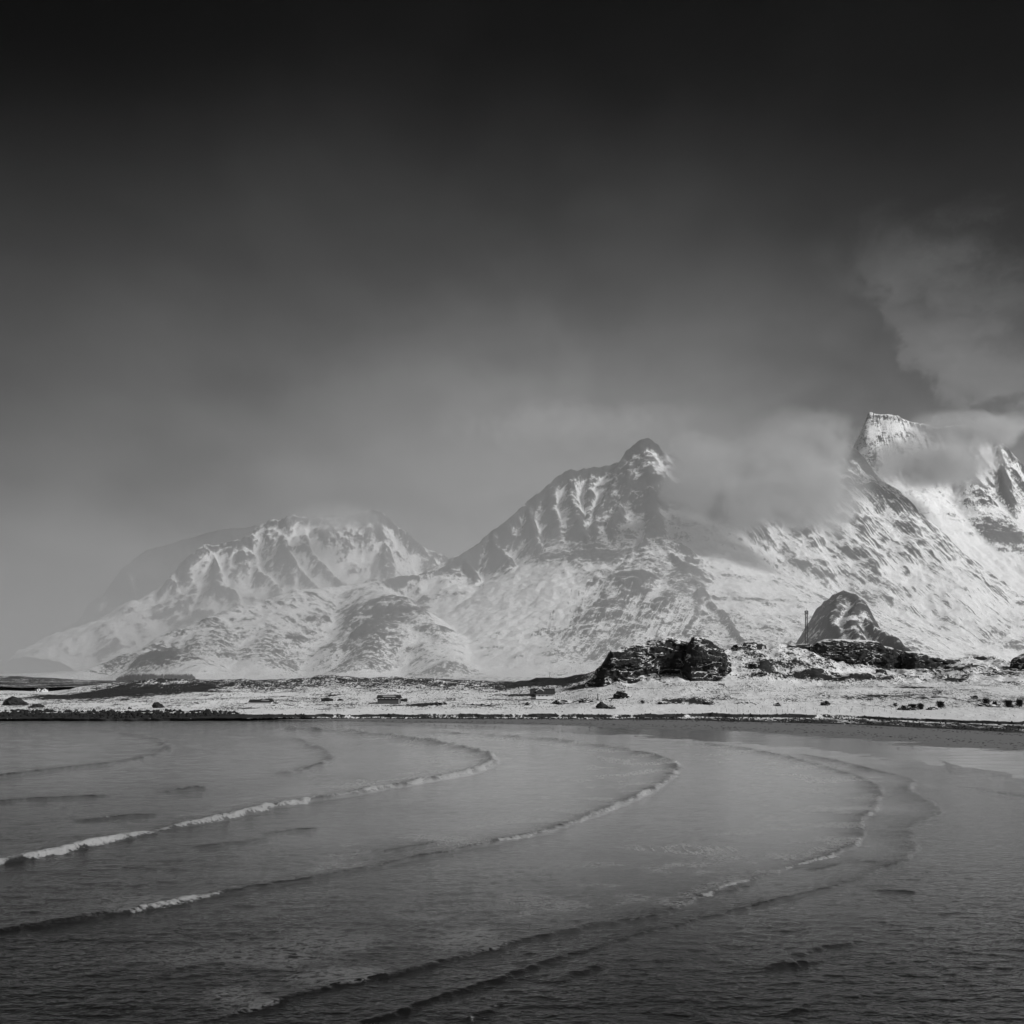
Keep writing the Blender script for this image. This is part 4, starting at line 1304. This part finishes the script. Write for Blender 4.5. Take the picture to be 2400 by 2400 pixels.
# grey boathouse
t, D = sited('boathouse', 910, 1650, math.radians(-2))
u = D / F
tag(t, 'grey boarded boathouse with a dark roof on the open snow', 'boathouse')
w, d_, hw, hr = 51 * u, 7.0, 12.2 * u, 19.5 * u
MB().box((0, d_ / 2, hw / 2 - .3), (w, d_, hw + .6)).build('wall', m_greywood, t)
k = .5
for i in range(26):
    MB().box((-w / 2 + (i + .5) * w / 26, -.03, hw / 2 - .2), (w / 26 - .05, .05, hw + .2)).build('board', m_greywood, t)
rf = MB().prism_x([(-.65, hw + .05), (d_ / 2, hr), (d_ + .65, hw + .05), (d_ + .65, hw + .25), (d_ / 2, hr + .22), (-.65, hw + .25)], -w / 2 - .45, w / 2 + .45).build('roof', m_roofdark, t)
sl = (hr - hw) / (d_ / 2 + .65)
MB().poly([(x, y, hw + .28 + sl * (y + .65) + dz) for dz in (0, .05) for x, y in ((-w * .28, 1.0), (w * .34, .9), (w * .30, 2.2), (w * .1, 2.4), (-w * .27, 2.5))],
          [(0, 1, 2, 3, 4), (9, 8, 7, 6, 5)] + [(i, (i + 1) % 5, (i + 1) % 5 + 5, i + 5) for i in range(5)]).build('snow_patch', m_thin, rf)
for i in range(6):
    MB().box((-w / 2 + (i + .5) * w / 6, -.66, hw + .12), (w / 6 - .5, .06, .12)).build('snow_edge', m_snowc, rf)
MB().box((w / 2 - .06, -.07, hw / 2), (.16, .08, hw)).build('corner_board', m_white, t)
MB().box((-w / 2 + .06, -.07, hw / 2), (.14, .08, hw)).build('corner_board', m_greywood, t)
for s in (-1, 1):
    MB().prism_x([(-.6, hw + .0), (d_ / 2, hr - .05), (d_ / 2, hr + .20), (-.6, hw + .25)], s * (w / 2 + .45) - .03 * s, s * (w / 2 + .50)).build('gable_board', m_roofdark, rf)

# long low shed sunk in the snow
t, D = sited('low_shed', 610, 1650, math.radians(2))
u = D / F
tag(t, 'long low shed with a black roof half buried in snow', 'shed')
w, d_, hw, hr = 50 * u, 6.0, .9, 9.5 * u
MB().box((0, d_ / 2, hw / 2 - .4), (w, d_, hw + .8)).build('wall', m_white, t)
rf = MB().prism_x([(-.5, hw - .1), (d_ / 2, hr), (d_ + .5, hw - .1), (d_ + .5, hw + .1), (d_ / 2, hr + .2), (-.5, hw + .1)], -w / 2 - .5, w / 2 + .5).build('roof', m_roofdark, t)
sl = (hr - hw) / (d_ / 2 + .5)
MB().poly([(x, y, hw + .14 + sl * (y + .5) + dz) for dz in (0, .04) for x, y in ((0, 1.2), (w * .36, .9), (w * .40, 1.9), (w * .05, 1.9))],
          [(0, 1, 2, 3), (7, 6, 5, 4)] + [(i, (i + 1) % 4, (i + 1) % 4 + 4, i + 4) for i in range(4)]).build('snow_patch', m_thin, rf)
MB().box((w / 2 + 2.0, 1.0, .25), (2.6, 2.0, .9)).build('lean_to', m_darkwood, t)

# white house with dark sheet roof
t, D = sited('white_house', 1277, 1640, math.radians(-3))
u = D / F
tag(t, 'white walled house with a dark ribbed roof, porch gable and side deck', 'house')
w, d_, hw, hr = 42 * u, 7.5, 13 * u, 25 * u
MB().box((0, d_ / 2, hw / 2 - .2), (w, d_, hw + .4)).build('wall', m_white, t)
MB().box((0, d_ / 2, .05), (w + .12, d_ + .12, .5)).build('foundation', m_roofdark, t)
xl, xr = -w / 2 - 14 * u, w / 2 + .5
rf = MB().prism_x([(-.6, hw - .1), (d_ / 2, hr), (d_ + .6, hw - .1), (d_ + .6, hw + .12), (d_ / 2, hr + .25), (-.6, hw + .12)], xl, xr).build('roof', m_roofdark, t)
sl = (hr - hw) / (d_ / 2 + .6)
for i in range(15):
    x = xl + .5 + i * (xr - xl - 1.0) / 14
    MB().poly([(x + a_, y, hw + .13 + sl * (y + .6) + z_) for z_ in (0, .07) for a_, y in ((-.09, -.55), (.09, -.55), (.09, d_ / 2 - .25), (-.09, d_ / 2 - .25))],
              [(0, 1, 2, 3), (7, 6, 5, 4), (0, 1, 5, 4), (1, 2, 6, 5), (2, 3, 7, 6), (3, 0, 4, 7)]).build('roof_rib', m_roofrib, rf)
gx, gw = -w / 2 + 9.5 * u, 8.5 * u
dm = MB().prism([(gx - gw, hw + .15), (gx + gw, hw + .15), (gx + gw, hw + 1.6), (gx, hr + .15), (gx - gw, hw + 1.6)], -.35, 2.6).build('porch_gable', m_darkwood, t)
for s in (-1, 1):
    MB().prism([(gx, hr + .15), (gx + s * (gw + .25), hw + 1.55), (gx + s * (gw + .25), hw + 1.8), (gx, hr + .42)], -.55, 2.6).build('barge_board', m_white, dm)
for x in (-w * .305, -w * .125, w * .115):
    wn = MB().box((x, -.02, hw * .72), (1.28, .10, .62)).build('window', m_white, t)
    MB().box((x, -.075, hw * .72), (1.08, .05, .46)).build('pane', m_pane, wn)
wn = MB().box((w * .24, -.02, hw * .76), (.36, .10, .34)).build('window', m_white, t)
MB().box((w * .24, -.075, hw * .76), (.24, .05, .22)).build('pane', m_pane, wn)
MB().box((w / 2 - .05, -.05, hw / 2), (.14, .08, hw)).build('corner_board', m_white, t)
MB().box((-w / 2 - 6 * u, d_ / 2, hw * .78), (12 * u, d_ - 1.0, hw * .44)).build('upper_side_wall', m_darkwood, t)
MB().box((-w / 2 - 6 * u, d_ / 2, .45), (12.6 * u, d_, .18)).build('deck', m_darkwood, t)
for x in (-w / 2 - 12 * u, -w / 2 - 6.5 * u):
    MB().box((x, .25, .45 + hw * .3), (.16, .16, hw * .75)).build('post', m_darkwood, t)
MB().box((-w / 2 - 6 * u, .15, 1.25), (12 * u, .08, .10)).build('railing', m_white, t)
MB().box((-w / 2 - 6 * u, .16, .85), (12 * u, .06, .08)).build('railing', m_white, t)
MB().box((-w / 2 - 6 * u, d_ * .6, .6), (11 * u, d_ * .7, 1.8)).build('back_wall', m_darkwood, t)


def cottage(label, px, py, wpx, wallpx, roofpx, D, body, roofm, rz=0.0, hip=0.0, chimney=True, dormer=False, gable_end=False):
    t, D = sited('cottage', px, py, rz, D)
    u = D / F
    tag(t, label, 'house', 'small houses beyond the heath')
    w, hw, hr, d_ = wpx * u, wallpx * u, (wallpx + roofpx) * u, 7.5
    MB().box((0, d_ / 2, hw / 2 - 1.0), (w * .94, d_, hw + 2.0)).build('wall', body, t)
    e = .4
    P = [(-w / 2 - e, -e, hw - .1), (w / 2 + e, -e, hw - .1), (w / 2 + e, d_ + e, hw - .1), (-w / 2 - e, d_ + e, hw - .1),
         (-w / 2 + hip - e, d_ / 2, hr), (w / 2 - hip + e, d_ / 2, hr)]
    rf = MB().poly(P, [(0, 1, 5, 4), (2, 3, 4, 5), (1, 2, 5), (3, 0, 4), (3, 2, 1, 0)]).build('roof', roofm, t)
    if chimney:
        MB().box((w * .02, d_ / 2, hr + .3), (.8, .8, 1.6)).build('chimney', m_roofdark, rf)
    if dormer:
        dx = -w * .16
        dm = MB().prism([(dx - 1.5, hw - .2), (dx + 1.5, hw - .2), (dx + 1.5, hw + 1.4), (dx, hr - .2), (dx - 1.5, hw + 1.4)], -.3, 3.0).build('dormer', body, t)
        MB().box((dx, -.33, hw + .9), (.9, .05, 1.0)).build('pane', m_pane, dm)
    if gable_end:
        gx = w * .34
        ge_ = MB().prism([(gx - 2.6, -1), (gx + 2.6, -1), (gx + 2.6, hw + .4), (gx, hr - .1), (gx - 2.6, hw + .4)], -1.6, 2.0).build('gable_wing', body, t)
        MB().box((gx, -1.63, hw + .7), (1.0, .05, 1.1)).build('pane', m_pane, ge_)
    for x in (-.30, -.05, .18):
        wn = MB().box((w * x, -.02, hw * .55), (1.2, .08, 1.1)).build('window', m_white, t)
        MB().box((w * x, -.07, hw * .55), (.9, .04, .85)).build('pane', m_pane, wn)
    return t


cottage('small white gabled house with a dark roof beyond the heath', 95, 1623.5, 27, 4.6, 5.0, 1120, m_white, m_roofdark, .15, 0, True, True, True)
cottage('dark hip roofed house with a chimney on the rise', 116.5, 1614.5, 23, 6.0, 4.4, 1300, m_darkwood, m_roofdark, 0, 4.0, True)
cottage('smallest dark house tucked against the heathery hill', 90, 1611, 11, 4.2, 2.6, 1330, m_darkwood, m_roofdark, 0, 1.2, False)

# ------------------------------------------------------------------ lattice mast on the ridge
Dm = 694.0
t = empty('lattice_mast', ((1890 - 1200) / F * Dm, Dm, land_z(1890, Dm)))
tag(t, 'slender steel lattice mast with antennas on the rocky skyline', 'mast')
u = Dm / F
Hm = EYE + (HZ - 1431) * u - t.location.z
r0, r1 = .72, .55
cor = [(-1, -1), (1, -1), (1, 1), (-1, 1)]
for cx, cy in cor:
    MB().bar((cx * r0, cy * r0, -1.0), (cx * r1, cy * r1, Hm), .15, 6).build('leg', m_steel, t)
n = 15
for i in range(n):
    za, zb = Hm * i / n, Hm * (i + 1) / n
    ra, rb = r0 + (r1 - r0) * i / n, r0 + (r1 - r0) * (i + 1) / n
    m = MB()
    for k in range(4):
        a_, b_ = cor[k], cor[(k + 1) % 4]
        if (i + k) % 2:
            a_, b_ = b_, a_
        m.bar((a_[0] * ra, a_[1] * ra, za), (b_[0] * rb, b_[1] * rb, zb), .06, 4)
        m.bar((cor[k][0] * rb, cor[k][1] * rb, zb), (cor[(k + 1) % 4][0] * rb, cor[(k + 1) % 4][1] * rb, zb), .06, 4)
    m.build('brace', m_steel, t)
MB().bar((0.1, 0, Hm - .5), (.1, 0, Hm + 1.9), .07, 6).build('top_rod', m_steel, t)
for k, (cx, cy) in enumerate(((-1.05, -.3), (.9, -.5), (1.15, .3), (-.2, -1.0))):
    MB().box((cx, cy, Hm - 1.3), (.28, .16, 2.4)).build('panel_antenna', m_panel, t)
    MB().bar((cx * .5, cy * .5, Hm - 1.0), (cx, cy, Hm - 1.0), .05, 4).build('bracket', m_steel, t)
for zf in (.50, .585):
    MB().box((0, 0, Hm * zf), (2.6, 1.6, .10)).build('platform', m_steel, t)
MB().box((.95, -.4, Hm * .54), (.5, .4, 1.0)).build('equipment_box', m_steel, t)
dsh = MB()
for i in range(12):
    a0, a1 = i * math.pi / 6, (i + 1) * math.pi / 6
    dsh.poly([(-.95, -.9, Hm * .45), (-.95 + .5 * math.cos(a0), -.72, Hm * .45 + .5 * math.sin(a0)), (-.95 + .5 * math.cos(a1), -.72, Hm * .45 + .5 * math.sin(a1)),
              (-.95, -.6, Hm * .45)], [(0, 1, 2), (3, 2, 1)])
dsh.build('dish', m_panel, t)


# ------------------------------------------------------------------ posts, fences and poles
D, z = land_hit(1401, 1641)
t = empty('lone_post', ((1401 - 1200) / F * D, D, z))
tag(t, 'thick dark post standing alone right of the white house', 'post')
MB().bar((0, 0, -.5), (0, 0, 3.1), .24, 8, .20).build('shaft', m_post, t)
MB().bar((0, 0, 3.1), (0, 0, 3.22), .26, 8).build('cap', m_post, t)


def fence(label, a, b_, spacing, h=1.25, seed=0, wires=2):
    rr = random.Random(seed)
    Da, za = land_hit(*a)
    Db, zb = land_hit(*b_)
    xa, xb = (a[0] - 1200) / F * Da, (b_[0] - 1200) / F * Db
    L = math.hypot(xb - xa, Db - Da)
    n = max(3, int(L / spacing))
    t = empty('fence', (xa, Da, za))
    tag(t, label, 'fence', 'thin wire fences on the snow')
    tops = []
    me = None
    for i in range(n + 1):
        f = i / n
        x, y = xa + (xb - xa) * f, Da + (Db - Da) * f
        px = 1200 + F * x / y
        z = land_z(px, y)
        hh = h * rr.uniform(.8, 1.15)
        if me is None:
            o = MB().bar((0, 0, -.4), (0, 0, 1.0), .065, 6, .05).build('post', m_post, t)
            me = o.data
        else:
            o = bpy.data.objects.new('post', me)
            COL.objects.link(o)
            o.parent = t
        o.location = (x - xa, y - Da, z - za)
        o.scale = (1, 1, hh)
        o.rotation_euler = (rr.uniform(-.05, .05), rr.uniform(-.08, .08), 0)
        tops.append((x - xa, y - Da, z - za, hh))
    for k in range(wires):
        m = MB()
        for i in range(n):
            p_, q_ = tops[i], tops[i + 1]
            fz = .9 - .4 * k
            m.bar((p_[0], p_[1], p_[2] + p_[3] * fz), (q_[0], q_[1], q_[2] + q_[3] * fz), .008, 3)
        m.build('wire', m_steel, t)
    return t


fence('thin post fence running right from the white house', (1302, 1637), (1420, 1641), 3.0, 1.3, 1)
fence('short row of fence posts on the shore left of the boathouse', (738, 1667), (806, 1668), 3.6, 1.2, 2)
fence('close set fence beside the shore road below the brown hummock', (1690, 1667), (1860, 1671), 2.2, 1.3, 3)
fence('long sparse fence along the shore road towards the shrubs', (1862, 1670), (2420, 1684), 4.5, 1.5, 4)
fence('sparse fence on the upper side of the shore road', (1700, 1660), (2120, 1663), 5.0, 1.3, 5)


def pole(label, px, py0, py1, D):
    z = EYE + (HZ - py0) / F * D
    h = (py0 - py1) / F * D
    t = empty('utility_pole', ((px - 1200) / F * D, D, z))
    tag(t, label, 'pole', 'distant utility poles')
    MB().bar((0, 0, -3), (0, 0, h), .16, 6, .12).build('shaft', m_post, t)
    MB().box((0, 0, h - .5), (2.0, .14, .16)).build('crossarm', m_post, t)
    for s in (-.85, 0, .85):
        MB().bar((s, 0, h - .42), (s, 0, h - .1), .06, 5).build('insulator', m_steel, t)


pole('faint utility pole on the white plain before the far hills', 90, 1603, 1586, 1750)
pole('faint utility pole beside the grove of conifers', 212, 1584, 1571, 1760)
pole('utility pole on the heath skyline left of the middle', 574, 1600, 1590, 1080)
pole('utility pole by the foot of the mountain right of the white house', 1288, 1592, 1576, 1000)


# ------------------------------------------------------------------ shrubs, far grove
def shrub(label, px, py, wpx, hpx, seed, lean=0.0, spikes=340):
    D, z = land_hit(px, py)
    u = D / F
    w, h = wpx * u / 2, hpx * u
    rr = random.Random(seed)
    t = empty('conifer_shrub', ((px - 1200) / F * D, D, z))
    tag(t, label, 'shrub', 'dark shrubs above the shore road')
    tr = MB().bar((0, 0, -.3), (lean * h * .5, 0, h * .6), .12 * h / 2, 7, .05)
    tr.build('trunk', m_trunk, t)
    m = MB()
    for i in range(spikes):
        a = rr.uniform(0, 6.283)
        e = rr.uniform(-.35, 1.45)
        f = rr.uniform(.05, .62)
        o = Vector((lean * h * f + rr.uniform(-.45, .45) * w, rr.uniform(-.45, .45) * w, h * f))
        dv = Vector((math.cos(a) * math.cos(e), math.sin(a) * math.cos(e), math.sin(e) * 1.0))
        L = rr.uniform(.35, .75)
        tip = o + Vector((dv.x * w * L, dv.y * w * L, dv.z * h * .42 * L + .1))
        s = rr.uniform(.07, .16)
        q = dv.to_track_quat('Z', 'Y')
        mid = o.lerp(tip, .55)
        pts = [o] + [mid + q @ Vector((s * math.cos(k * 2.094 + i), s * math.sin(k * 2.094 + i), 0)) for k in range(3)] + [tip]
        m.poly(pts, [(0, 2, 1), (0, 3, 2), (0, 1, 3), (4, 1, 2), (4, 2, 3), (4, 3, 1)])
    me = bpy.data.meshes.new('crown')
    me.from_pydata(m.v, [], m.f)
    me.materials.append(m_needle)
    o = bpy.data.objects.new('crown', me)
    COL.objects.link(o)
    o.parent = t


shrub('low wide dark shrub at the start of the shrub row', 2138, 1661, 30, 14, 1)
shrub('spiky upright shrub next to the low wide one', 2157, 1663, 20, 18, 2)
shrub('leaning dark shrub with a bare foot in mid row', 2206, 1661, 24, 24, 3, -.25)
shrub('tall rounded shrub standing highest in the row', 2311, 1653, 22, 20, 4)
shrub('small crooked shrub under the tall rounded one', 2330, 1662, 14, 16, 5, .2)
shrub('dense bushy shrub second from the picture edge', 2364, 1669, 24, 22, 6)
shrub('dense bushy shrub at the picture edge', 2389, 1669, 24, 24, 7)
shrub('sparse low shrub left of the row', 2098, 1657, 16, 12, 8, 0, 90)
shrub('thin bare shrub on the slope behind the roadside rock', 1506, 1650, 16, 12, 9, 0, 60)


def conifers(name, label, P, H, W, mat):
    """a stand of small conifers joined in one mesh: stem and four ragged tiers each"""
    V, Fc = [], []
    for (x, y, z), h, w in zip(P, H, W):
        for k in range(4):
            zz, rr_ = z + h * (.10 + .22 * k), w * (1 - .22 * k)
            b0 = len(V)
            for i in range(6):
                a = i * 1.047 + k * .5
                r_ = rr_ * rnd.uniform(.7, 1.15)
                V.append((x + r_ * math.cos(a), y + r_ * math.sin(a), zz - h * .04 * rnd.uniform(0, 1)))
            V.append((x, y, zz + h * .34))
            Fc += [(b0 + i, b0 + (i + 1) % 6, b0 + 6) for i in range(6)]
    o = np_mesh(name, np.array(V), np.array(Fc), mat, False)
    return tag(o, label, kind='stuff')


n = 620
px = rnd.uniform(272, 458, n)
Dg = rnd.uniform(1620, 1700, n)
tp = np.interp(px, [270, 285, 310, 450, 458], [1592, 1584, 1580, 1581, 1588])
zg = EYE + (HZ - 1600) / F * Dg
hg = (1600 - tp) / F * Dg * rnd.uniform(.82, 1.06, n)
conifers('spruce_grove', 'dark planted grove of conifers at the mountain foot', np.stack([(px - 1200) / F * Dg, Dg, zg], -1), hg, rnd.uniform(1.2, 2.2, n), m_far_needle)
n = 260
px = np.concatenate([rnd.normal(130, 9, 60), rnd.normal(160, 9, 60), rnd.normal(190, 10, 60), rnd.normal(222, 7, 30), rnd.normal(255, 12, 50)])
Dg = rnd.uniform(1500, 1620, n)
zg = EYE + (HZ - 1604) / F * Dg
P4 = np.stack([(px - 1200) / F * Dg, Dg, zg], -1)
clumps('birch_scrub', 'blurred rows of bare birch scrub on the far plain', P4, rnd.uniform(2.5, 5, n), rnd.uniform(2.0, 5.0, n), m_far_needle, 6, .3)

# ------------------------------------------------------------------ gulls
def gull_mesh():
    m = MB()
    ring = [(-.30, .02, .20), (-.16, .075, .20), (.0, .10, .19), (.14, .085, .21), (.22, .05, .25)]
    for x, r, z in ring:
        for k in range(6):
            a = k * 1.047
            m.v.append((x, r * math.cos(a), z + r * .85 * math.sin(a)))
    for i in range(4):
        for k in range(6):
            m.f.append((i * 6 + k, i * 6 + (k + 1) % 6, i * 6 + 6 + (k + 1) % 6, i * 6 + 6 + k))
    m.f += [tuple(range(5, -1, -1)), tuple(range(24, 30))]
    m.bar((.19, 0, .26), (.25, 0, .35), .045, 6, .05)
    m.bar((.25, 0, .33), (.27, 0, .40), .055, 6, .03)
    m.bar((.27, 0, .36), (.36, 0, .345), .018, 4, .006)
    m.bar((.0, .03, .12), (.01, .03, -.02), .012, 4)
    m.bar((.0, -.03, .12), (.01, -.03, -.02), .012, 4)
    m.poly([(-.28, .03, .20), (-.46, .05, .19), (-.46, -.05, .19), (-.28, -.03, .20), (-.28, 0, .225), (-.45, 0, .205)],
           [(0, 1, 5, 4), (4, 5, 2, 3), (0, 3, 2, 1), (1, 2, 5)])
    return m


proto = gull_mesh().build('gull', m_bird)
gull_me = proto.data
bpy.data.objects.remove(proto)
spots = [(465, 486), (905, 505), (995, 517), (1015, 520), (1175, 510), (1212, 503), (1235, 513), (1253, 517), (1268, 512), (1305, 518), (1346, 517), (1357, 521),
         (1397, 515), (1435, 520), (1432, 530), (1503, 521), (1530, 527), (1545, 525), (1563, 531), (1597, 520), (1600, 542), (1625, 529), (1650, 527), (1665, 529),
         (1675, 523), (1700, 530), (1713, 528), (1760, 532), (1797, 537), (1805, 531), (1838, 533)]
spots = [(600 + x / 3.22, 1540 + y / 3.22) for x, y in spots]
spots += [(1200 + x / 3.22, 1540 + y / 3.22) for x, y in [(65, 532), (310, 545), (348, 572), (380, 565), (468, 576), (503, 545), (563, 575), (678, 541), (857, 563), (952, 573),
                                                         (1062, 577), (1137, 587), (1153, 554)]]
far_spots = [(2038, 1743), (2062, 1748), (2105, 1757), (2138, 1754), (2299, 1756)]
rr = random.Random(5)
for i, (px, py) in enumerate(spots + far_spots):
    D = EYE * F / (py - HZ)
    z = max(sand_z(px, D), 0.0)
    o = bpy.data.objects.new('gull', gull_me)
    s = rr.uniform(.85, 1.25)
    o.location = ((px - 1200) / F * D, D, z + .01)
    o.scale = (s, s, s)
    o.rotation_euler = (0, 0, rr.choice([0, math.pi]) + rr.uniform(-.6, .6))
    COL.objects.link(o)
    if i < len(spots):
        tag(o, 'small dark gull standing in the scattered flock on the wet sand', 'bird', 'gulls standing on the wet sand')
    else:
        tag(o, 'small dark gull on the sand apart from the flock, nearer the rivulets', 'bird', 'gulls near the rivulets')


def flying_gull(label, px, py, D, up, bank):
    t = empty('flying_gull', ((px - 1200) / F * D, D, EYE + (HZ - py) / F * D), .4)
    tag(t, label, 'bird', 'gulls in flight')
    t.rotation_euler = (0, bank, .5)
    m = MB()
    m.bar((-.34, 0, 0), (.0, 0, .0), .03, 6, .10)
    m.bar((0, 0, 0), (.30, 0, .03), .10, 6, .04)
    m.bar((.30, 0, .03), (.40, 0, .01), .04, 6, .008)
    m.build('body', m_bird, t)
    for s in (-1, 1):
        P = [(.10, 0, .03), (-.10, 0, .03), (.06, s * .45, .03 + up * .5), (-.14, s * .45, .03 + up * .5), (-.10, s * .95, .03 + up * .45)]
        Q = [(x, y, z - .025) for x, y, z in P]
        MB().poly(P + Q, [(0, 2, 3, 1), (2, 4, 3), (6, 8, 7, 5), (5, 7, 8, 6), (7, 9, 8), (0, 1, 6, 5), (0, 5, 7, 2), (2, 7, 9, 4), (1, 3, 8, 6), (3, 4, 9, 8)]).build('wing', m_birdw, t)


flying_gull('gull flying over the snow above the shore bank', 1317, 1669, 440, .8, .3)
flying_gull('gull flying low over the sand, first of the pair in mid beach', 1381, 1706.5, 380, .9, .2)
flying_gull('gull flying low over the sand beside the white reflections', 1455, 1708, 372, .7, -.3)
flying_gull('gull flying over the beach near the rivulets', 2222, 1733, 300, .3, .5)
flying_gull('gull gliding just over the flock on the sand', 1408, 1706, 385, .5, -.4)

# ------------------------------------------------------------------ air: even haze everywhere, banks of blown snow and mist round the mountains
def box_mesh(name, x0, x1, y0, y1, z0, z1, mat):
    return MB().box(((x0 + x1) / 2, (y0 + y1) / 2, (z0 + z1) / 2), (x1 - x0, y1 - y0, z1 - z0)).build(name, mat)


def volume_mat(name, aniso=0.25):
    m = bpy.data.materials.new(name)
    m.use_nodes = True
    t = m.node_tree
    t.nodes.clear()
    out = t.nodes.new('ShaderNodeOutputMaterial')
    v = t.nodes.new('ShaderNodeVolumePrincipled')
    v.inputs['Color'].default_value = (0.96, 0.96, 0.96, 1)
    v.inputs['Anisotropy'].default_value = aniso
    t.links.new(v.outputs[0], out.inputs['Volume'])
    return m, Graph(t), v


m_haze, g, v = volume_mat('haze_air')
v.inputs['Density'].default_value = HAZE_DENSITY
tag(box_mesh('haze', -9400, 9400, -560, 9400, -4.5, 790, m_haze), 'thin even haze in the air over the bay', kind='stuff')

m_mist, g, v = volume_mat('mist_air')
p = g.pos()
xyz = g.sep(p)
dens = g.mul(g.add(g.mul(g.m('EXPONENT', g.mul(xyz[2], -1 / 150.0)), 1.15), g.mul(g.m('EXPONENT', g.mul(xyz[2], -1 / 480.0)), 0.62)), g.smooth(xyz[1], 1180.0, 1480.0), g.smooth(xyz[1], 2700.0, 3500.0, 1.0, 0.5), g.smooth(xyz[1], 4000.0, 4800.0, 1.0, 2.2), g.smooth(g.m('DIVIDE', xyz[0], xyz[1]), 0.10, 0.42, 1.0, 0.45))
nn = g.noise(g.vm('MULTIPLY', p, (1, .5, 1.6)), 0.0022, 4.0, 0.55).outputs[0]
dens = g.mul(dens, g.smooth(nn, 0.3, 0.75, 0.35, 1.7), 1.0e-3)
g.put(v, 'Density', dens)
m_mist.cycles.volume_step_rate = 2.0
tag(box_mesh('mist', -3600, 2600, 1180, 6600, -3, 760, m_mist), 'pale mist and blown snow hanging in front of the mountains', kind='stuff')


def mist_bank(label, px, py, D, rx, ry, rz, dens, seed, lo=.36, hi=.66, scale=.0085):
    c = at(px, py, D)
    m, g, v = volume_mat('mist_bank_air', .2)
    q = g.vm('DIVIDE', g.vm('SUBTRACT', g.pos(), c), (rx * D / F, ry, rz * D / F))
    r = g.vm('LENGTH', q)
    w = g.noise(g.vm('ADD', g.pos(), (seed * 913.0, 0, 0)), scale, 5.0, .58).outputs[0]
    f = g.mul(g.smooth(g.add(r, g.mul(g.m('SUBTRACT', w, .5), 2.6)), .85, .15), g.smooth(r, 1.0, .7), g.smooth(w, lo, hi, .12, 1.5))
    g.put(v, 'Density', g.mul(f, dens))
    m.cycles.volume_step_rate = 1.5
    bm = bmesh.new()
    bmesh.ops.create_icosphere(bm, subdivisions=3, radius=1.06)
    me = bpy.data.meshes.new('mist_bank')
    bm.to_mesh(me)
    bm.free()
    me.materials.append(m)
    o = bpy.data.objects.new('mist_bank', me)
    o.location = c
    o.scale = (rx * D / F, ry, rz * D / F)
    COL.objects.link(o)
    return tag(o, label, kind='stuff')


mist_bank('thick mist filling the gap between the central peak and the tooth', 1790, 1160, 2290, 340, 150, 165, 7e-2, 1)
mist_bank('smoky mist rising over the gap towards the tooth', 1890, 1060, 2420, 210, 110, 125, 4e-2, 7)
mist_bank('veil of mist streaming off the right flank of the central peak', 1625, 1100, 2420, 130, 90, 125, 4e-2, 2)
mist_bank('bright mist drifting across the face below the rock tooth', 2190, 1085, 2620, 220, 110, 90, 7e-2, 3)
mist_bank('mist cap over the pale ribbed mountain', 800, 1215, 3420, 170, 130, 52, 2e-2, 4)
mist_bank('thin cloud glowing over the central peak', 1340, 1000, 2780, 440, 140, 95, 8e-3, 5)
mist_bank('wisps of cloud lying along the crest right of the tooth', 2270, 1012, 2800, 200, 100, 62, 8e-2, 6)
